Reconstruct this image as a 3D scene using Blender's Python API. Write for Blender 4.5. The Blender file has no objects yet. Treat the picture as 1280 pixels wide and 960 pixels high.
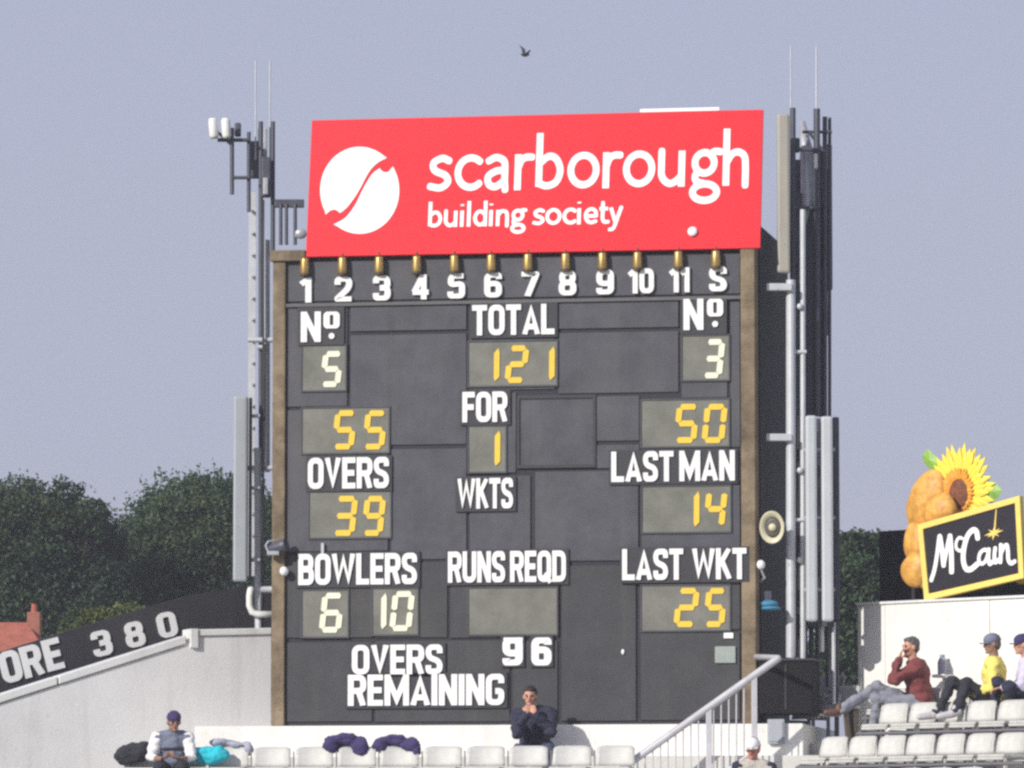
import bpy, bmesh, math, random
import numpy as np
from mathutils import Vector, Matrix, noise as mnoise

R = math.radians
SC = bpy.context.scene
COL = SC.collection
random.seed(7)
rng = np.random.default_rng(11)

# ------------------------------------------------------------------ camera
F_PX = 7000.0                      # focal length in pixels of a 1280 wide frame
CAM_LOC = Vector((0.0, -70.0, 1.6))
PITCH = math.atan2(6.2, 70.0)
cam_d = bpy.data.cameras.new("camera")
cam_d.sensor_width = 36.0
cam_d.lens = 36.0 * F_PX / 1280.0
cam_d.clip_start = 0.5
cam_d.clip_end = 6000.0
cam = bpy.data.objects.new("camera", cam_d)
cam.location = CAM_LOC
cam.rotation_euler = (R(90) + PITCH, 0, 0)
COL.objects.link(cam)
SC.camera = cam

# ------------------------------------------------------------------ sky, sun, exposure
SUN_AZ, SUN_EL = R(44), R(27)      # the sun stands to the left behind the camera
to_sun = Vector((-math.sin(SUN_AZ) * math.cos(SUN_EL), -math.cos(SUN_AZ) * math.cos(SUN_EL), math.sin(SUN_EL)))
world = bpy.data.worlds.new("World")
SC.world = world
world.use_nodes = True
wn, wl = world.node_tree.nodes, world.node_tree.links
wn.clear()
w_out = wn.new("ShaderNodeOutputWorld")
w_bg = wn.new("ShaderNodeBackground")
w_sky = wn.new("ShaderNodeTexSky")
w_sky.sky_type = 'NISHITA'
w_sky.sun_disc = False
w_sky.sun_elevation = SUN_EL
w_sky.sun_rotation = math.atan2(to_sun.x, to_sun.y)
w_sky.air_density = 1.0
w_sky.dust_density = 2.5
w_sky.ozone_density = 1.5
w_mix = wn.new("ShaderNodeMix"); w_mix.data_type = 'RGBA'
w_mix.inputs[0].default_value = 0.80
w_mix.inputs[7].default_value = (4.32, 4.50, 5.92, 1)
wl.new(w_sky.outputs[0], w_mix.inputs[6])
wl.new(w_mix.outputs[2], w_bg.inputs[0])
w_bg.inputs[1].default_value = 0.109
wl.new(w_bg.outputs[0], w_out.inputs[0])

sun_d = bpy.data.lights.new("sun", 'SUN')
sun_d.energy = 4.1
sun_d.angle = R(0.6)
sun_d.color = (1.0, 0.95, 0.87)
sun = bpy.data.objects.new("sun", sun_d)
sun.rotation_euler = to_sun.to_track_quat('Z', 'Y').to_euler()
sun.location = to_sun * 80
COL.objects.link(sun)

SC.view_settings.view_transform = 'Standard'
SC.view_settings.look = 'None'
SC.view_settings.exposure = 0.0
SC.view_settings.gamma = 1.0
SC.view_settings.use_curve_mapping = False
SC.render.engine = 'CYCLES'
SC.cycles.use_denoising = False
SC.cycles.filter_width = 2.6
SC.cycles.max_bounces = 6
HAZE = 0.00075
SC.cycles.transparent_max_bounces = 8

# ------------------------------------------------------------------ picture helpers
_cp, _sp = math.cos(PITCH), math.sin(PITCH)
FWD, UPV, RGT = Vector((0, _cp, _sp)), Vector((0, -_sp, _cp)), Vector((1, 0, 0))
def ray(px, py):
    return FWD * F_PX + RGT * (px - 640) + UPV * (480 - py)
def at(px, py, Y=0.0):
    """world point at distance plane Y seen at a pixel"""
    d = ray(px, py)
    return CAM_LOC + d * ((Y - CAM_LOC.y) / d.y)
def frame(org, yaw, tilt=0.0):
    """local x along the face, y into it, z up"""
    return Matrix.Translation(org) @ Matrix.Rotation(yaw, 4, 'Z') @ Matrix.Rotation(tilt, 4, 'X')
def inv(M, px, py, yd=0.0):
    Mi = M.inverted()
    o = Mi @ CAM_LOC
    d = Mi.to_3x3() @ ray(px, py)
    t = (yd - o.y) / d.y
    p = o + d * t
    return (p.x, p.z)

# ------------------------------------------------------------------ object helpers
def tag(o, label=None, cat=None, group=None, kind=None):
    if label: o["label"] = label
    if cat: o["category"] = cat
    if group: o["group"] = group
    if kind: o["kind"] = kind
    return o
def empty(name, M, label=None, cat=None, group=None):
    o = bpy.data.objects.new(name, None)
    o.empty_display_size = 0.3
    COL.objects.link(o)
    o.matrix_world = M if isinstance(M, Matrix) else Matrix.Translation(M)
    return tag(o, label, cat, group)
def copy_tree(o, parent=None):
    c = o.copy()
    COL.objects.link(c)
    if parent is not None:
        c.parent = parent
        c.matrix_parent_inverse = o.matrix_parent_inverse.copy()
    for ch in [k for k in bpy.data.objects if k.parent == o]:
        copy_tree(ch, c)
    return c

class MB:
    """collects shapes and links them as one mesh object"""
    def __init__(s):
        s.v, s.f = [], []
    def add(s, vs, fs):
        n = len(s.v)
        s.v += [tuple(p) for p in vs]
        s.f += [tuple(i + n for i in f) for f in fs]
        return s
    def box(s, x0, y0, z0, x1, y1, z1, M=None):
        vs = [(x0,y0,z0),(x1,y0,z0),(x1,y1,z0),(x0,y1,z0),(x0,y0,z1),(x1,y0,z1),(x1,y1,z1),(x0,y1,z1)]
        if M is not None: vs = [M @ Vector(p) for p in vs]
        return s.add(vs, [(0,3,2,1),(4,5,6,7),(0,1,5,4),(1,2,6,5),(2,3,7,6),(3,0,4,7)])
    def tube(s, pts, rad, n=12, cap=True, round_=False):
        pts = [Vector(p) for p in pts]
        if not isinstance(rad, (list, tuple)): rad = [rad] * len(pts)
        rad = list(rad)
        if round_:
            d0 = (pts[0] - pts[1]).normalized(); d1 = (pts[-1] - pts[-2]).normalized()
            r0, r1 = rad[0], rad[-1]
            pre, pr, post, qr = [], [], [], []
            for a in (80, 55, 28):
                pre.append(pts[0] + d0 * r0 * math.sin(R(a))); pr.append(r0 * math.cos(R(a)))
            for a in (28, 55, 80):
                post.append(pts[-1] + d1 * r1 * math.sin(R(a))); qr.append(r1 * math.cos(R(a)))
            pts, rad = pre + pts + post, pr + rad + qr
        prev = None; vs = []; fs = []
        for i, p in enumerate(pts):
            t = (pts[min(i+1, len(pts)-1)] - pts[max(i-1, 0)]).normalized()
            if prev is None:
                a = Vector((0,0,1)) if abs(t.z) < 0.9 else Vector((1,0,0))
                x = t.cross(a).normalized()
            else:
                x = (prev - t * prev.dot(t)).normalized()
            prev = x
            y = t.cross(x)
            for k in range(n):
                an = 2 * math.pi * k / n
                vs.append(p + (x * math.cos(an) + y * math.sin(an)) * rad[i])
        for i in range(len(pts) - 1):
            for k in range(n):
                k2 = (k + 1) % n
                fs.append((i*n+k, i*n+k2, (i+1)*n+k2, (i+1)*n+k))
        if cap:
            fs.append(tuple(range(n))[::-1]); fs.append(tuple((len(pts)-1)*n + k for k in range(n)))
        return s.add(vs, fs)
    def ell(s, c, r, M=None, nu=20, nv=12):
        c = Vector(c); vs = []; fs = []
        for j in range(nv + 1):
            th = math.pi * j / nv
            for i in range(nu):
                ph = 2 * math.pi * i / nu
                p = Vector((r[0]*math.sin(th)*math.cos(ph), r[1]*math.sin(th)*math.sin(ph), r[2]*math.cos(th)))
                if M is not None: p = M @ p
                vs.append(c + p)
        for j in range(nv):
            for i in range(nu):
                i2 = (i + 1) % nu
                fs.append((j*nu+i, (j+1)*nu+i, (j+1)*nu+i2, j*nu+i2))
        return s.add(vs, fs)
    def lathe(s, c, prof, n=16):
        """profile of (radius, height) about a vertical axis"""
        vs, fs = [], []
        for (r, h) in prof:
            for k in range(n):
                a = 2*math.pi*k/n
                vs.append((c[0] + r*math.cos(a), c[1] + r*math.sin(a), c[2] + h))
        for i in range(len(prof) - 1):
            for k in range(n):
                k2 = (k+1) % n
                fs.append((i*n+k, i*n+k2, (i+1)*n+k2, (i+1)*n+k))
        fs.append(tuple(range(n))[::-1]); fs.append(tuple((len(prof)-1)*n+k for k in range(n)))
        return s.add(vs, fs)
    def prism(s, poly, y0, y1):
        """polygon in local x,z pushed from y0 (front) to y1 (back)"""
        n = len(poly)
        ar = sum(poly[i][0]*poly[(i+1)%n][1] - poly[(i+1)%n][0]*poly[i][1] for i in range(n))
        if ar < 0: poly = poly[::-1]
        vs = [(x, y0, z) for x, z in poly] + [(x, y1, z) for x, z in poly]
        fs = [tuple(range(n)), tuple(range(n, 2*n))[::-1]]
        fs += [(i, i+n, (i+1) % n + n, (i+1) % n) for i in range(n)]
        return s.add(vs, fs)
    def stroke(s, pts, w, y0, y1, closed=False, caps='flat', fn=None):
        """thick line in local x,z with mitred corners; fn maps (x,z) to the face"""
        P = [np.array(p, float) for p in pts]
        if closed and np.allclose(P[0], P[-1]): P = P[:-1]
        n = len(P)
        L, Rr = [], []
        for i in range(n):
            a = P[(i-1) % n] if (closed or i > 0) else None
            b = P[(i+1) % n] if (closed or i < n-1) else None
            d0 = (P[i]-a)/max(np.linalg.norm(P[i]-a), 1e-9) if a is not None else None
            d1 = (b-P[i])/max(np.linalg.norm(b-P[i]), 1e-9) if b is not None else None
            if d0 is None: d0 = d1
            if d1 is None: d1 = d0
            n0 = np.array((-d0[1], d0[0])); n1 = np.array((-d1[1], d1[0]))
            m = n0 + n1
            if np.linalg.norm(m) < 1e-6: m = n0
            m /= np.linalg.norm(m)
            wi = w[i] if isinstance(w, (list, tuple)) else w
            k = wi/2 / max(m.dot(n0), 0.42)
            L.append(P[i] + m*k); Rr.append(P[i] - m*k)
        if caps == 'round' and not closed:
            def capfan(c, d, wi):
                nn = np.array((-d[1], d[0])) * wi/2
                return [c + nn*math.sin(t) + d*(wi/2)*math.cos(t) for t in np.linspace(math.pi/2, -math.pi/2, 7)]
            w0 = w[0] if isinstance(w, (list, tuple)) else w
            w1 = w[-1] if isinstance(w, (list, tuple)) else w
            d0 = (P[0]-P[1]); d0 /= np.linalg.norm(d0)
            d1 = (P[-1]-P[-2]); d1 /= np.linalg.norm(d1)
            f0, f1 = capfan(P[0], d0, w0), capfan(P[-1], d1, w1)
            L = [(f0[5]), (f0[6])] + L[1:-1] + [f1[0], f1[1], f1[2]] ; 
            Rr = [(f0[1]), (f0[0])] + Rr[1:-1] + [f1[6], f1[5], f1[4]]
            # f0 runs from one side round the tip to the other
            L = [f0[4]] + L; Rr = [f0[2]] + Rr
        if fn: L = [fn(*p) for p in L]; Rr = [fn(*p) for p in Rr]
        n = len(L)
        vs = [(p[0], y0, p[1]) for p in L] + [(p[0], y0, p[1]) for p in Rr] + [(p[0], y1, p[1]) for p in L] + [(p[0], y1, p[1]) for p in Rr]
        fs = []
        for i in range(n if closed else n-1):
            j = (i+1) % n
            fs += [(i, n+i, n+j, j), (i, j, 2*n+j, 2*n+i), (n+i, 3*n+i, 3*n+j, n+j)]
        if not closed:
            fs += [(0, 2*n, 3*n, n), (n-1, 2*n-1, 4*n-1, 3*n-1)]
        return s.add(vs, fs)
    def build(s, name, mat, parent=None, smooth=False, bevel=0.0):
        me = bpy.data.meshes.new(name)
        me.from_pydata(s.v, [], s.f)
        me.validate(); me.update()
        if mat is not None: me.materials.append(mat)
        o = bpy.data.objects.new(name, me)
        COL.objects.link(o)
        if parent is not None: o.parent = parent
        if smooth: 
            me.polygons.foreach_set("use_smooth", [True]*len(me.polygons))
        if bevel > 0:
            b = o.modifiers.new("bevel", 'BEVEL'); b.width = bevel; b.segments = 2
            b.limit_method = 'ANGLE'; b.angle_limit = R(40)
        return o

def cat_rom(pts, k=7):
    P = [np.array(p, float) for p in pts]
    P = [2*P[0]-P[1]] + P + [2*P[-1]-P[-2]]
    out = []
    for i in range(1, len(P)-2):
        for t in np.linspace(0, 1, k, endpoint=False):
            a, b, c, d = P[i-1], P[i], P[i+1], P[i+2]
            out.append(0.5*((2*b)+(-a+c)*t+(2*a-5*b+4*c-d)*t*t+(-a+3*b-3*c+d)*t**3))
    out.append(P[-2])
    return out
def rounded(pts, r, closed=False):
    P = [np.array(p, float) for p in pts]; n = len(P); out = []
    for i in range(n):
        if not closed and i in (0, n-1): out.append(P[i]); continue
        a, b = P[(i-1) % n]-P[i], P[(i+1) % n]-P[i]
        la, lb = np.linalg.norm(a), np.linalg.norm(b)
        rr = min(r, la*0.49, lb*0.49)
        p0, p1 = P[i]+a/la*rr, P[i]+b/lb*rr
        for t in np.linspace(0, 1, 6):
            out.append((1-t)**2*p0 + 2*t*(1-t)*P[i] + t*t*p1)
    return out
def arc(cx, cy, rx, ry, a0, a1, n=22):
    return [(cx+rx*math.cos(R(a)), cy+ry*math.sin(R(a))) for a in np.linspace(a0, a1, n)]

# ------------------------------------------------------------------ materials
def mat(name, col, rough=0.6, metal=0.0, var=0.12, scale=6.0, bump=0.0, bscale=40.0, col2=None, spec=0.5, streak=False, dirt=0.0, dcol=(.10,.085,.07)):
    m = bpy.data.materials.new(name); m.use_nodes = True
    n, l = m.node_tree.nodes, m.node_tree.links
    bs = n["Principled BSDF"]
    bs.inputs["Roughness"].default_value = rough
    bs.inputs["Metallic"].default_value = metal
    bs.inputs["Specular IOR Level"].default_value = spec
    tc = n.new("ShaderNodeTexCoord")
    src = tc.outputs["Object"]
    if streak:
        mp = n.new("ShaderNodeMapping"); mp.inputs["Scale"].default_value = (1, 1, 0.12)
        l.new(src, mp.inputs[0]); src = mp.outputs[0]
    nt = n.new("ShaderNodeTexNoise"); nt.inputs["Scale"].default_value = scale
    nt.inputs["Detail"].default_value = 6.0; nt.inputs["Roughness"].default_value = 0.65
    l.new(src, nt.inputs["Vector"])
    cr = n.new("ShaderNodeValToRGB")
    cr.color_ramp.elements[0].position = 0.28; cr.color_ramp.elements[1].position = 0.72
    a = tuple(max(0, c*(1-var)) for c in col); b = tuple(min(1, c*(1+var)) for c in (col2 or col))
    cr.color_ramp.elements[0].color = (*a, 1); cr.color_ramp.elements[1].color = (*b, 1)
    l.new(nt.outputs[0], cr.inputs[0])
    csock = cr.outputs[0]
    if dirt > 0:      # rain streaks and blotches of grime
        for sc3, lo, hi, amt in (((5, 5, .35), .54, .80, dirt), ((1.1, 1.1, .9), .60, .75, dirt*.7), ((16, 16, 16), .66, .74, dirt)):
            mp2 = n.new("ShaderNodeMapping"); mp2.inputs["Scale"].default_value = sc3
            mp2.inputs["Location"].default_value = (3.1*sc3[0], 1.7, 5.3)
            l.new(tc.outputs["Object"], mp2.inputs[0])
            n2 = n.new("ShaderNodeTexNoise"); n2.inputs["Scale"].default_value = 1.0; n2.inputs["Detail"].default_value = 5
            l.new(mp2.outputs[0], n2.inputs["Vector"])
            mr = n.new("ShaderNodeMapRange"); mr.inputs[1].default_value = lo; mr.inputs[2].default_value = hi
            mr.inputs[3].default_value = 0.0; mr.inputs[4].default_value = amt
            l.new(n2.outputs[0], mr.inputs[0])
            mx = n.new("ShaderNodeMix"); mx.data_type = 'RGBA'
            l.new(mr.outputs[0], mx.inputs[0]); l.new(csock, mx.inputs[6]); mx.inputs[7].default_value = (*dcol, 1)
            csock = mx.outputs[2]
    l.new(csock, bs.inputs["Base Color"])
    if bump > 0:
        nb = n.new("ShaderNodeTexNoise"); nb.inputs["Scale"].default_value = bscale; nb.inputs["Detail"].default_value = 4
        l.new(tc.outputs["Object"], nb.inputs["Vector"])
        bp = n.new("ShaderNodeBump"); bp.inputs["Strength"].default_value = bump; bp.inputs["Distance"].default_value = 0.02
        l.new(nb.outputs[0], bp.inputs["Height"]); l.new(bp.outputs[0], bs.inputs["Normal"])
    return m

M_ = {}
M_['board'] = mat("board_paint", (0.054, 0.055, 0.071), 0.62, dirt=.45, dcol=(.105,.10,.095), var=0.26, scale=2.2, bump=0.12, bscale=9, col2=(0.066, 0.067, 0.084))
M_['board_low'] = mat("board_paint_lower", (0.040, 0.041, 0.046), 0.65, dirt=.45, dcol=(.085,.08,.07), var=0.24, scale=2.5, bump=0.12, bscale=9)
M_['groove'] = mat("board_backing", (0.030, 0.029, 0.037), 0.8)
M_['plate'] = mat("caption_plate_black", (0.028, 0.028, 0.037), 0.55)
M_['letter'] = mat("letter_white", (0.86, 0.86, 0.86), 0.5, var=0.04)
M_['sidewall'] = mat("side_cladding", (0.035, 0.034, 0.034), 0.8, var=0.3, scale=3, streak=True)
M_['timber'] = mat("weathered_timber", (0.150, 0.105, 0.060), 0.75, var=0.38, scale=3.2, bump=0.3, bscale=30, dirt=.5, dcol=(.07,.05,.035), col2=(0.23, 0.175, 0.11))
M_['window'] = mat("display_window", (0.150, 0.152, 0.128), 0.35, var=0.22, scale=2.5, col2=(0.18, 0.18, 0.155), spec=0.6)
M_['yellow'] = mat("digit_yellow", (0.85, 0.57, 0.045), 0.5, var=0.06)
M_['cream'] = mat("digit_cream", (0.84, 0.84, 0.66), 0.5, var=0.05)
M_['brass'] = mat("lamp_brass", (0.58, 0.40, 0.14), 0.32, metal=0.75, var=0.25, scale=12)
M_['lampcap'] = mat("lamp_collar", (0.10, 0.055, 0.03), 0.5, metal=0.2)
M_['red'] = mat("sign_red", (0.80, 0.022, 0.036), 0.5, var=0.06, scale=1.6, spec=.18)
M_['signwhite'] = mat("sign_white", (0.90, 0.89, 0.90), 0.4, var=0.02)
M_['signback'] = mat("sign_edge", (0.35, 0.33, 0.33), 0.5)
M_['white'] = mat("white_render", (0.79, 0.785, 0.76), 0.8, dirt=.34, dcol=(.42,.39,.33), var=0.07, scale=1.4, bump=0.15, bscale=18)
M_['white_left'] = mat("painted_render", (0.74, 0.735, 0.745), 0.8, dirt=.30, dcol=(.40,.38,.36), var=0.06, scale=1.2, bump=0.15, bscale=18)
M_['coping'] = mat("coping_white", (0.76, 0.76, 0.76), 0.6, dirt=.35, dcol=(.36,.33,.28), var=0.06)
M_['hoard'] = mat("hoarding_black", (0.030, 0.029, 0.036), 0.6, dirt=.4, dcol=(.06,.055,.05), var=0.2, scale=2)
M_['galv'] = mat("galvanised_steel", (0.46, 0.48, 0.52), 0.45, dirt=.4, dcol=(.20,.19,.18), metal=0.35, var=0.15, scale=8)
M_['palesteel'] = mat("pale_steel", (0.58, 0.60, 0.64), 0.5, dirt=.4, dcol=(.20,.19,.18), metal=0.2, var=0.1, scale=6)
M_['dark_steel'] = mat("dark_steel", (0.085, 0.090, 0.115), 0.5, metal=0.3, var=0.2, scale=6)
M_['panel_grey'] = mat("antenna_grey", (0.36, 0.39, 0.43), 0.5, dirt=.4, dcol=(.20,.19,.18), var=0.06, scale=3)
M_['panel_pale'] = mat("antenna_pale", (0.50, 0.53, 0.57), 0.5, dirt=.4, dcol=(.20,.19,.18), var=0.05, scale=3)
M_['panel_beige'] = mat("antenna_beige", (0.38, 0.36, 0.315), 0.55, dirt=.4, dcol=(.20,.19,.18), var=0.05, scale=3)
M_['radome'] = mat("radome_white", (0.80, 0.80, 0.78), 0.5, var=0.04)
M_['horn'] = mat("horn_cream", (0.62, 0.58, 0.42), 0.4, var=0.1)
M_['horn_in'] = mat("horn_throat", (0.10, 0.09, 0.08), 0.5)
M_['blue'] = mat("tarpaulin_blue", (0.05, 0.22, 0.36), 0.6)
M_['seat'] = mat("seat_plastic", (0.54, 0.54, 0.52), 0.55, dirt=.5, dcol=(.26,.25,.22), var=0.14, scale=7)
M_['seat_steel'] = mat("seat_steel", (0.20, 0.20, 0.22), 0.5, metal=0.4, var=0.15)
M_['concrete'] = mat("terrace_concrete", (0.62, 0.61, 0.58), 0.9, var=0.12, scale=1.5, bump=0.2)
M_['rail'] = mat("rail_paint", (0.56, 0.56, 0.60), 0.45, dirt=.35, dcol=(.25,.22,.2), metal=0.1, var=0.1)
M_['grass'] = mat("pitch_grass", (0.055, 0.10, 0.028), 0.9, var=0.25, scale=0.6)
M_['bark'] = mat("bark", (0.09, 0.065, 0.045), 0.9, var=0.3, scale=6, bump=0.4)
M_['tile'] = mat("roof_tile", (0.42, 0.125, 0.075), 0.8, var=0.25, scale=6, bump=0.3)
M_['brick'] = mat("brick_red", (0.32, 0.13, 0.09), 0.85, var=0.25, scale=8)
M_['gold'] = mat("frame_yellow", (0.88, 0.66, 0.16), 0.5, var=0.05)
M_['mcc'] = mat("logo_panel_black", (0.020, 0.018, 0.026), 0.6, spec=.25)
M_['potato'] = mat("potato_skin", (0.66, 0.30, 0.05), 0.5, var=0.30, scale=9, bump=0.4, bscale=14, col2=(0.80, 0.42, 0.09), dirt=.5, dcol=(.30,.13,.04))
M_['petal'] = mat("petal_yellow", (0.88, 0.70, 0.06), 0.55, var=0.12, scale=10)
M_['petal_in'] = mat("petal_orange", (0.80, 0.34, 0.03), 0.55, var=0.15, scale=10)
M_['disc'] = mat("flower_disc", (0.20, 0.070, 0.030), 0.8, var=0.45, scale=18, bump=0.6)
M_['leaf_sign'] = mat("flower_leaf", (0.26, 0.46, 0.08), 0.5, var=0.2, scale=8)
M_['skin'] = mat("skin", (0.56, 0.29, 0.20), 0.55, var=0.10, scale=14)
M_['skin_red'] = mat("skin_ruddy", (0.50, 0.20, 0.14), 0.55, var=0.12, scale=14)
M_['skin_tan'] = mat("skin_tanned", (0.30, 0.17, 0.12), 0.55, var=0.12, scale=14)
def cloth(name, c, v=0.16): return mat(name, c, 0.85, var=v, scale=9, bump=0.25, bscale=16)
M_['navy'] = cloth("cloth_navy", (0.022, 0.024, 0.05))
M_['denim'] = cloth("cloth_denim", (0.055, 0.065, 0.12))
M_['burgundy'] = cloth("cloth_burgundy", (0.19, 0.045, 0.045))
M_['greytrouser'] = cloth("cloth_grey", (0.24, 0.25, 0.30))
M_['yellowshirt'] = cloth("cloth_yellow", (0.82, 0.70, 0.17), 0.06)
M_['blacktrouser'] = cloth("cloth_black", (0.022, 0.023, 0.033))
M_['lavender'] = cloth("cloth_lavender", (0.60, 0.56, 0.74), 0.06)
M_['vest'] = cloth("cloth_slate", (0.17, 0.19, 0.27))
M_['whitecloth'] = cloth("cloth_white", (0.80, 0.79, 0.80), 0.05)
M_['cyan'] = cloth("cloth_cyan", (0.02, 0.50, 0.62))
M_['purplecloth'] = cloth("cloth_purple", (0.045, 0.032, 0.12))
M_['creamcloth'] = cloth("cloth_cream", (0.50, 0.47, 0.42))
M_['greycloth'] = cloth("cloth_greyblue", (0.36, 0.37, 0.45))
M_['hair'] = mat("hair_dark", (0.025, 0.018, 0.015), 0.7, var=0.3, scale=30)
M_['hairgrey'] = mat("hair_greying", (0.10, 0.095, 0.10), 0.7, var=0.3, scale=30)
M_['eye'] = mat("eye_dark", (0.02, 0.015, 0.015), 0.3)
M_['lip'] = mat("lip", (0.33, 0.10, 0.09), 0.5)
M_['brownshoe'] = mat("shoe_brown", (0.11, 0.055, 0.035), 0.5, var=0.2)
M_['greyshoe'] = mat("shoe_grey", (0.50, 0.48, 0.50), 0.6, var=0.25, scale=12)
M_['bottle'] = mat("bottle_grey", (0.30, 0.31, 0.40), 0.4)

# ------------------------------------------------------------------ lettering
_a, _W, _t, _b, _s = 0.09, 0.58, 0.91, 0.09, 0.18
_r = _W - _a
CAPS = {   # (width, [(points, closed, round radius)])
 'O': (_W, [([(_a,_b),(_r,_b),(_r,_t),(_a,_t)], True, .19)]),
 'T': (.54, [([(0,_t),(.54,_t)], False, 0), ([(.27,_t),(.27,0)], False, 0)]),
 'A': (.62, [([(.08,0),(.31,.90),(.54,0)], False, 0), ([(.16,.26),(.46,.26)], False, 0)]),
 'L': (.48, [([(_a,1),(_a,_b),(.48,_b)], False, 0)]),
 'F': (.48, [([(_a,0),(_a,_t),(.48,_t)], False, 0), ([(_a,.50),(.44,.50)], False, 0)]),
 'E': (.49, [([(.49,_t),(_a,_t),(_a,_b),(.49,_b)], False, 0), ([(_a,.50),(.45,.50)], False, 0)]),
 'R': (_W, [([(_a,0),(_a,1)], False, 0), ([(_a,_t),(_r,_t),(_r,.48),(_a,.48)], False, .17), ([(.34,.48),(_r,0)], False, 0)]),
 'V': (.60, [([(.09,1),(.30,.10),(.51,1)], False, 0)]),
 'S': (.56, [([(.47,.70),(.47,_t),(_a,_t),(_a,.56),(.47,.43),(.47,_b),(_a,_b),(_a,.30)], False, .18)]),
 'W': (.86, [([(.08,1),(.24,.10),(.43,.86),(.62,.10),(.78,1)], False, 0)]),
 'K': (.58, [([(_a,0),(_a,1)], False, 0), ([(.50,1),(.14,.46)], False, 0), ([(.24,.56),(.52,0)], False, 0)]),
 'N': (_W, [([(_a,0),(_a,1)], False, 0), ([(_r,0),(_r,1)], False, 0), ([(_a,.97),(_r,.03)], False, 0)]),
 'B': (_W, [([(_a,0),(_a,1)], False, 0), ([(_a,_t),(_r-.02,_t),(_r-.02,.52),(_a,.52)], False, .16), ([(_a,.50),(_r,.50),(_r,_b),(_a,_b)], False, .16)]),
 'U': (_W, [([(_a,1),(_a,_b),(_r,_b),(_r,1)], False, .19)]),
 'Q': (_W, [([(_a,_b),(_r,_b),(_r,_t),(_a,_t)], True, .19), ([(.30,.26),(.56,-.04)], False, 0)]),
 'D': (_W, [([(_a,0),(_a,1)], False, 0), ([(_a,_t),(_r,_t),(_r,_b),(_a,_b)], False, .2)]),
 'M': (.78, [([(_a,0),(_a,1)], False, 0), ([(.69,0),(.69,1)], False, 0), ([(_a,.95),(.39,.22),(.69,.95)], False, 0)]),
 'I': (.18, [([(_a,0),(_a,1)], False, 0)]),
 'G': (_W, [([(_r,.70),(_r,_t),(_a,_t),(_a,_b),(_r,_b),(_r,.45),(.30,.45)], False, .18)]),
 '0': (_W, [([(_a,_b),(_r,_b),(_r,_t),(_a,_t)], True, .20)]),
 '1': (.36, [([(.27,0),(.27,1)], False, 0), ([(.24,.92),(.02,.74)], False, 0)]),
 '2': (_W, [([(_a,.68),(_a,_t),(_r,_t),(_r,.56),(_a,.13),(_a,_b),(.57,_b)], False, .17)]),
 '3': (_W, [([(_a,.70),(_a,_t),(_r-.01,_t),(_r-.01,.52),(.22,.52)], False, .17), ([(.22,.50),(_r,.50),(_r,_b),(_a,_b),(_a,.30)], False, .17)]),
 '4': (.62, [([(.44,0),(.44,1)], False, 0), ([(.40,.96),(.09,.30)], False, 0), ([(.03,.29),(.62,.29)], False, 0)]),
 '5': (_W, [([(.54,_t),(.12,_t),(_a,.55),(_r,.60),(_r,_b),(_a,_b),(_a,.28)], False, .15)]),
 '6': (_W, [([(_a,_b),(_r,_b),(_r,.56),(_a,.56)], True, .17), ([(_a,.40),(_a,_t),(_r,_t),(_r,.74)], False, .18)]),
 '7': (.56, [([(0,_t),(.50,_t),(.20,0)], False, .04)]),
 '8': (_W, [([(_a,_b),(_r,_b),(_r,.51),(_a,.51)], True, .17), ([(.11,.53),(_r-.02,.53),(_r-.02,_t),(.11,_t)], True, .16)]),
 '9': (_W, [([(_a,.44),(_r,.44),(_r,_t),(_a,_t)], True, .17), ([(_r,.60),(_r,_b),(_a,_b),(_a,.26)], False, .18)]),
 'o': (.52, [([(.07,.07),(.45,.07),(.45,.93),(.07,.93)], True, .2)]),
}
def block_text(mb, txt, x0, z0, x1, z1, y0, th=0.012, gap=0.10, space=0.14, w=_s, rot=0.0, slant=0.0):
    """white cut letters filling the box x0..x1, z0..z1 of a face"""
    cur, items = 0.0, []
    for ch in txt:
        if ch == ' ': cur += space; continue
        W, st = CAPS[ch]
        items.append((cur, st, ch)); cur += W + gap
    total = cur - gap
    sx, sz = (x1-x0)/total, (z1-z0)
    i = 0
    for off, st, ch_ in items:
        for pts, closed, rr in st:
            P = rounded(pts, rr, closed) if rr > 0 else [np.array(p, float) for p in pts]
            # even stroke thickness: work at the final proportions
            def fn(x, z, off=off):
                z = min(1.0, max(0.0 if ch_ != 'Q' else -.06, z))
                return (x0 + (x+off)*sx + slant*z*sz, z0 + z*sz)
            dy = 0.0007*(i % 5); i += 1
            mb.stroke(P, w, y0-th-dy, y0+0.0, closed, fn=fn)
    return mb

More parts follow.
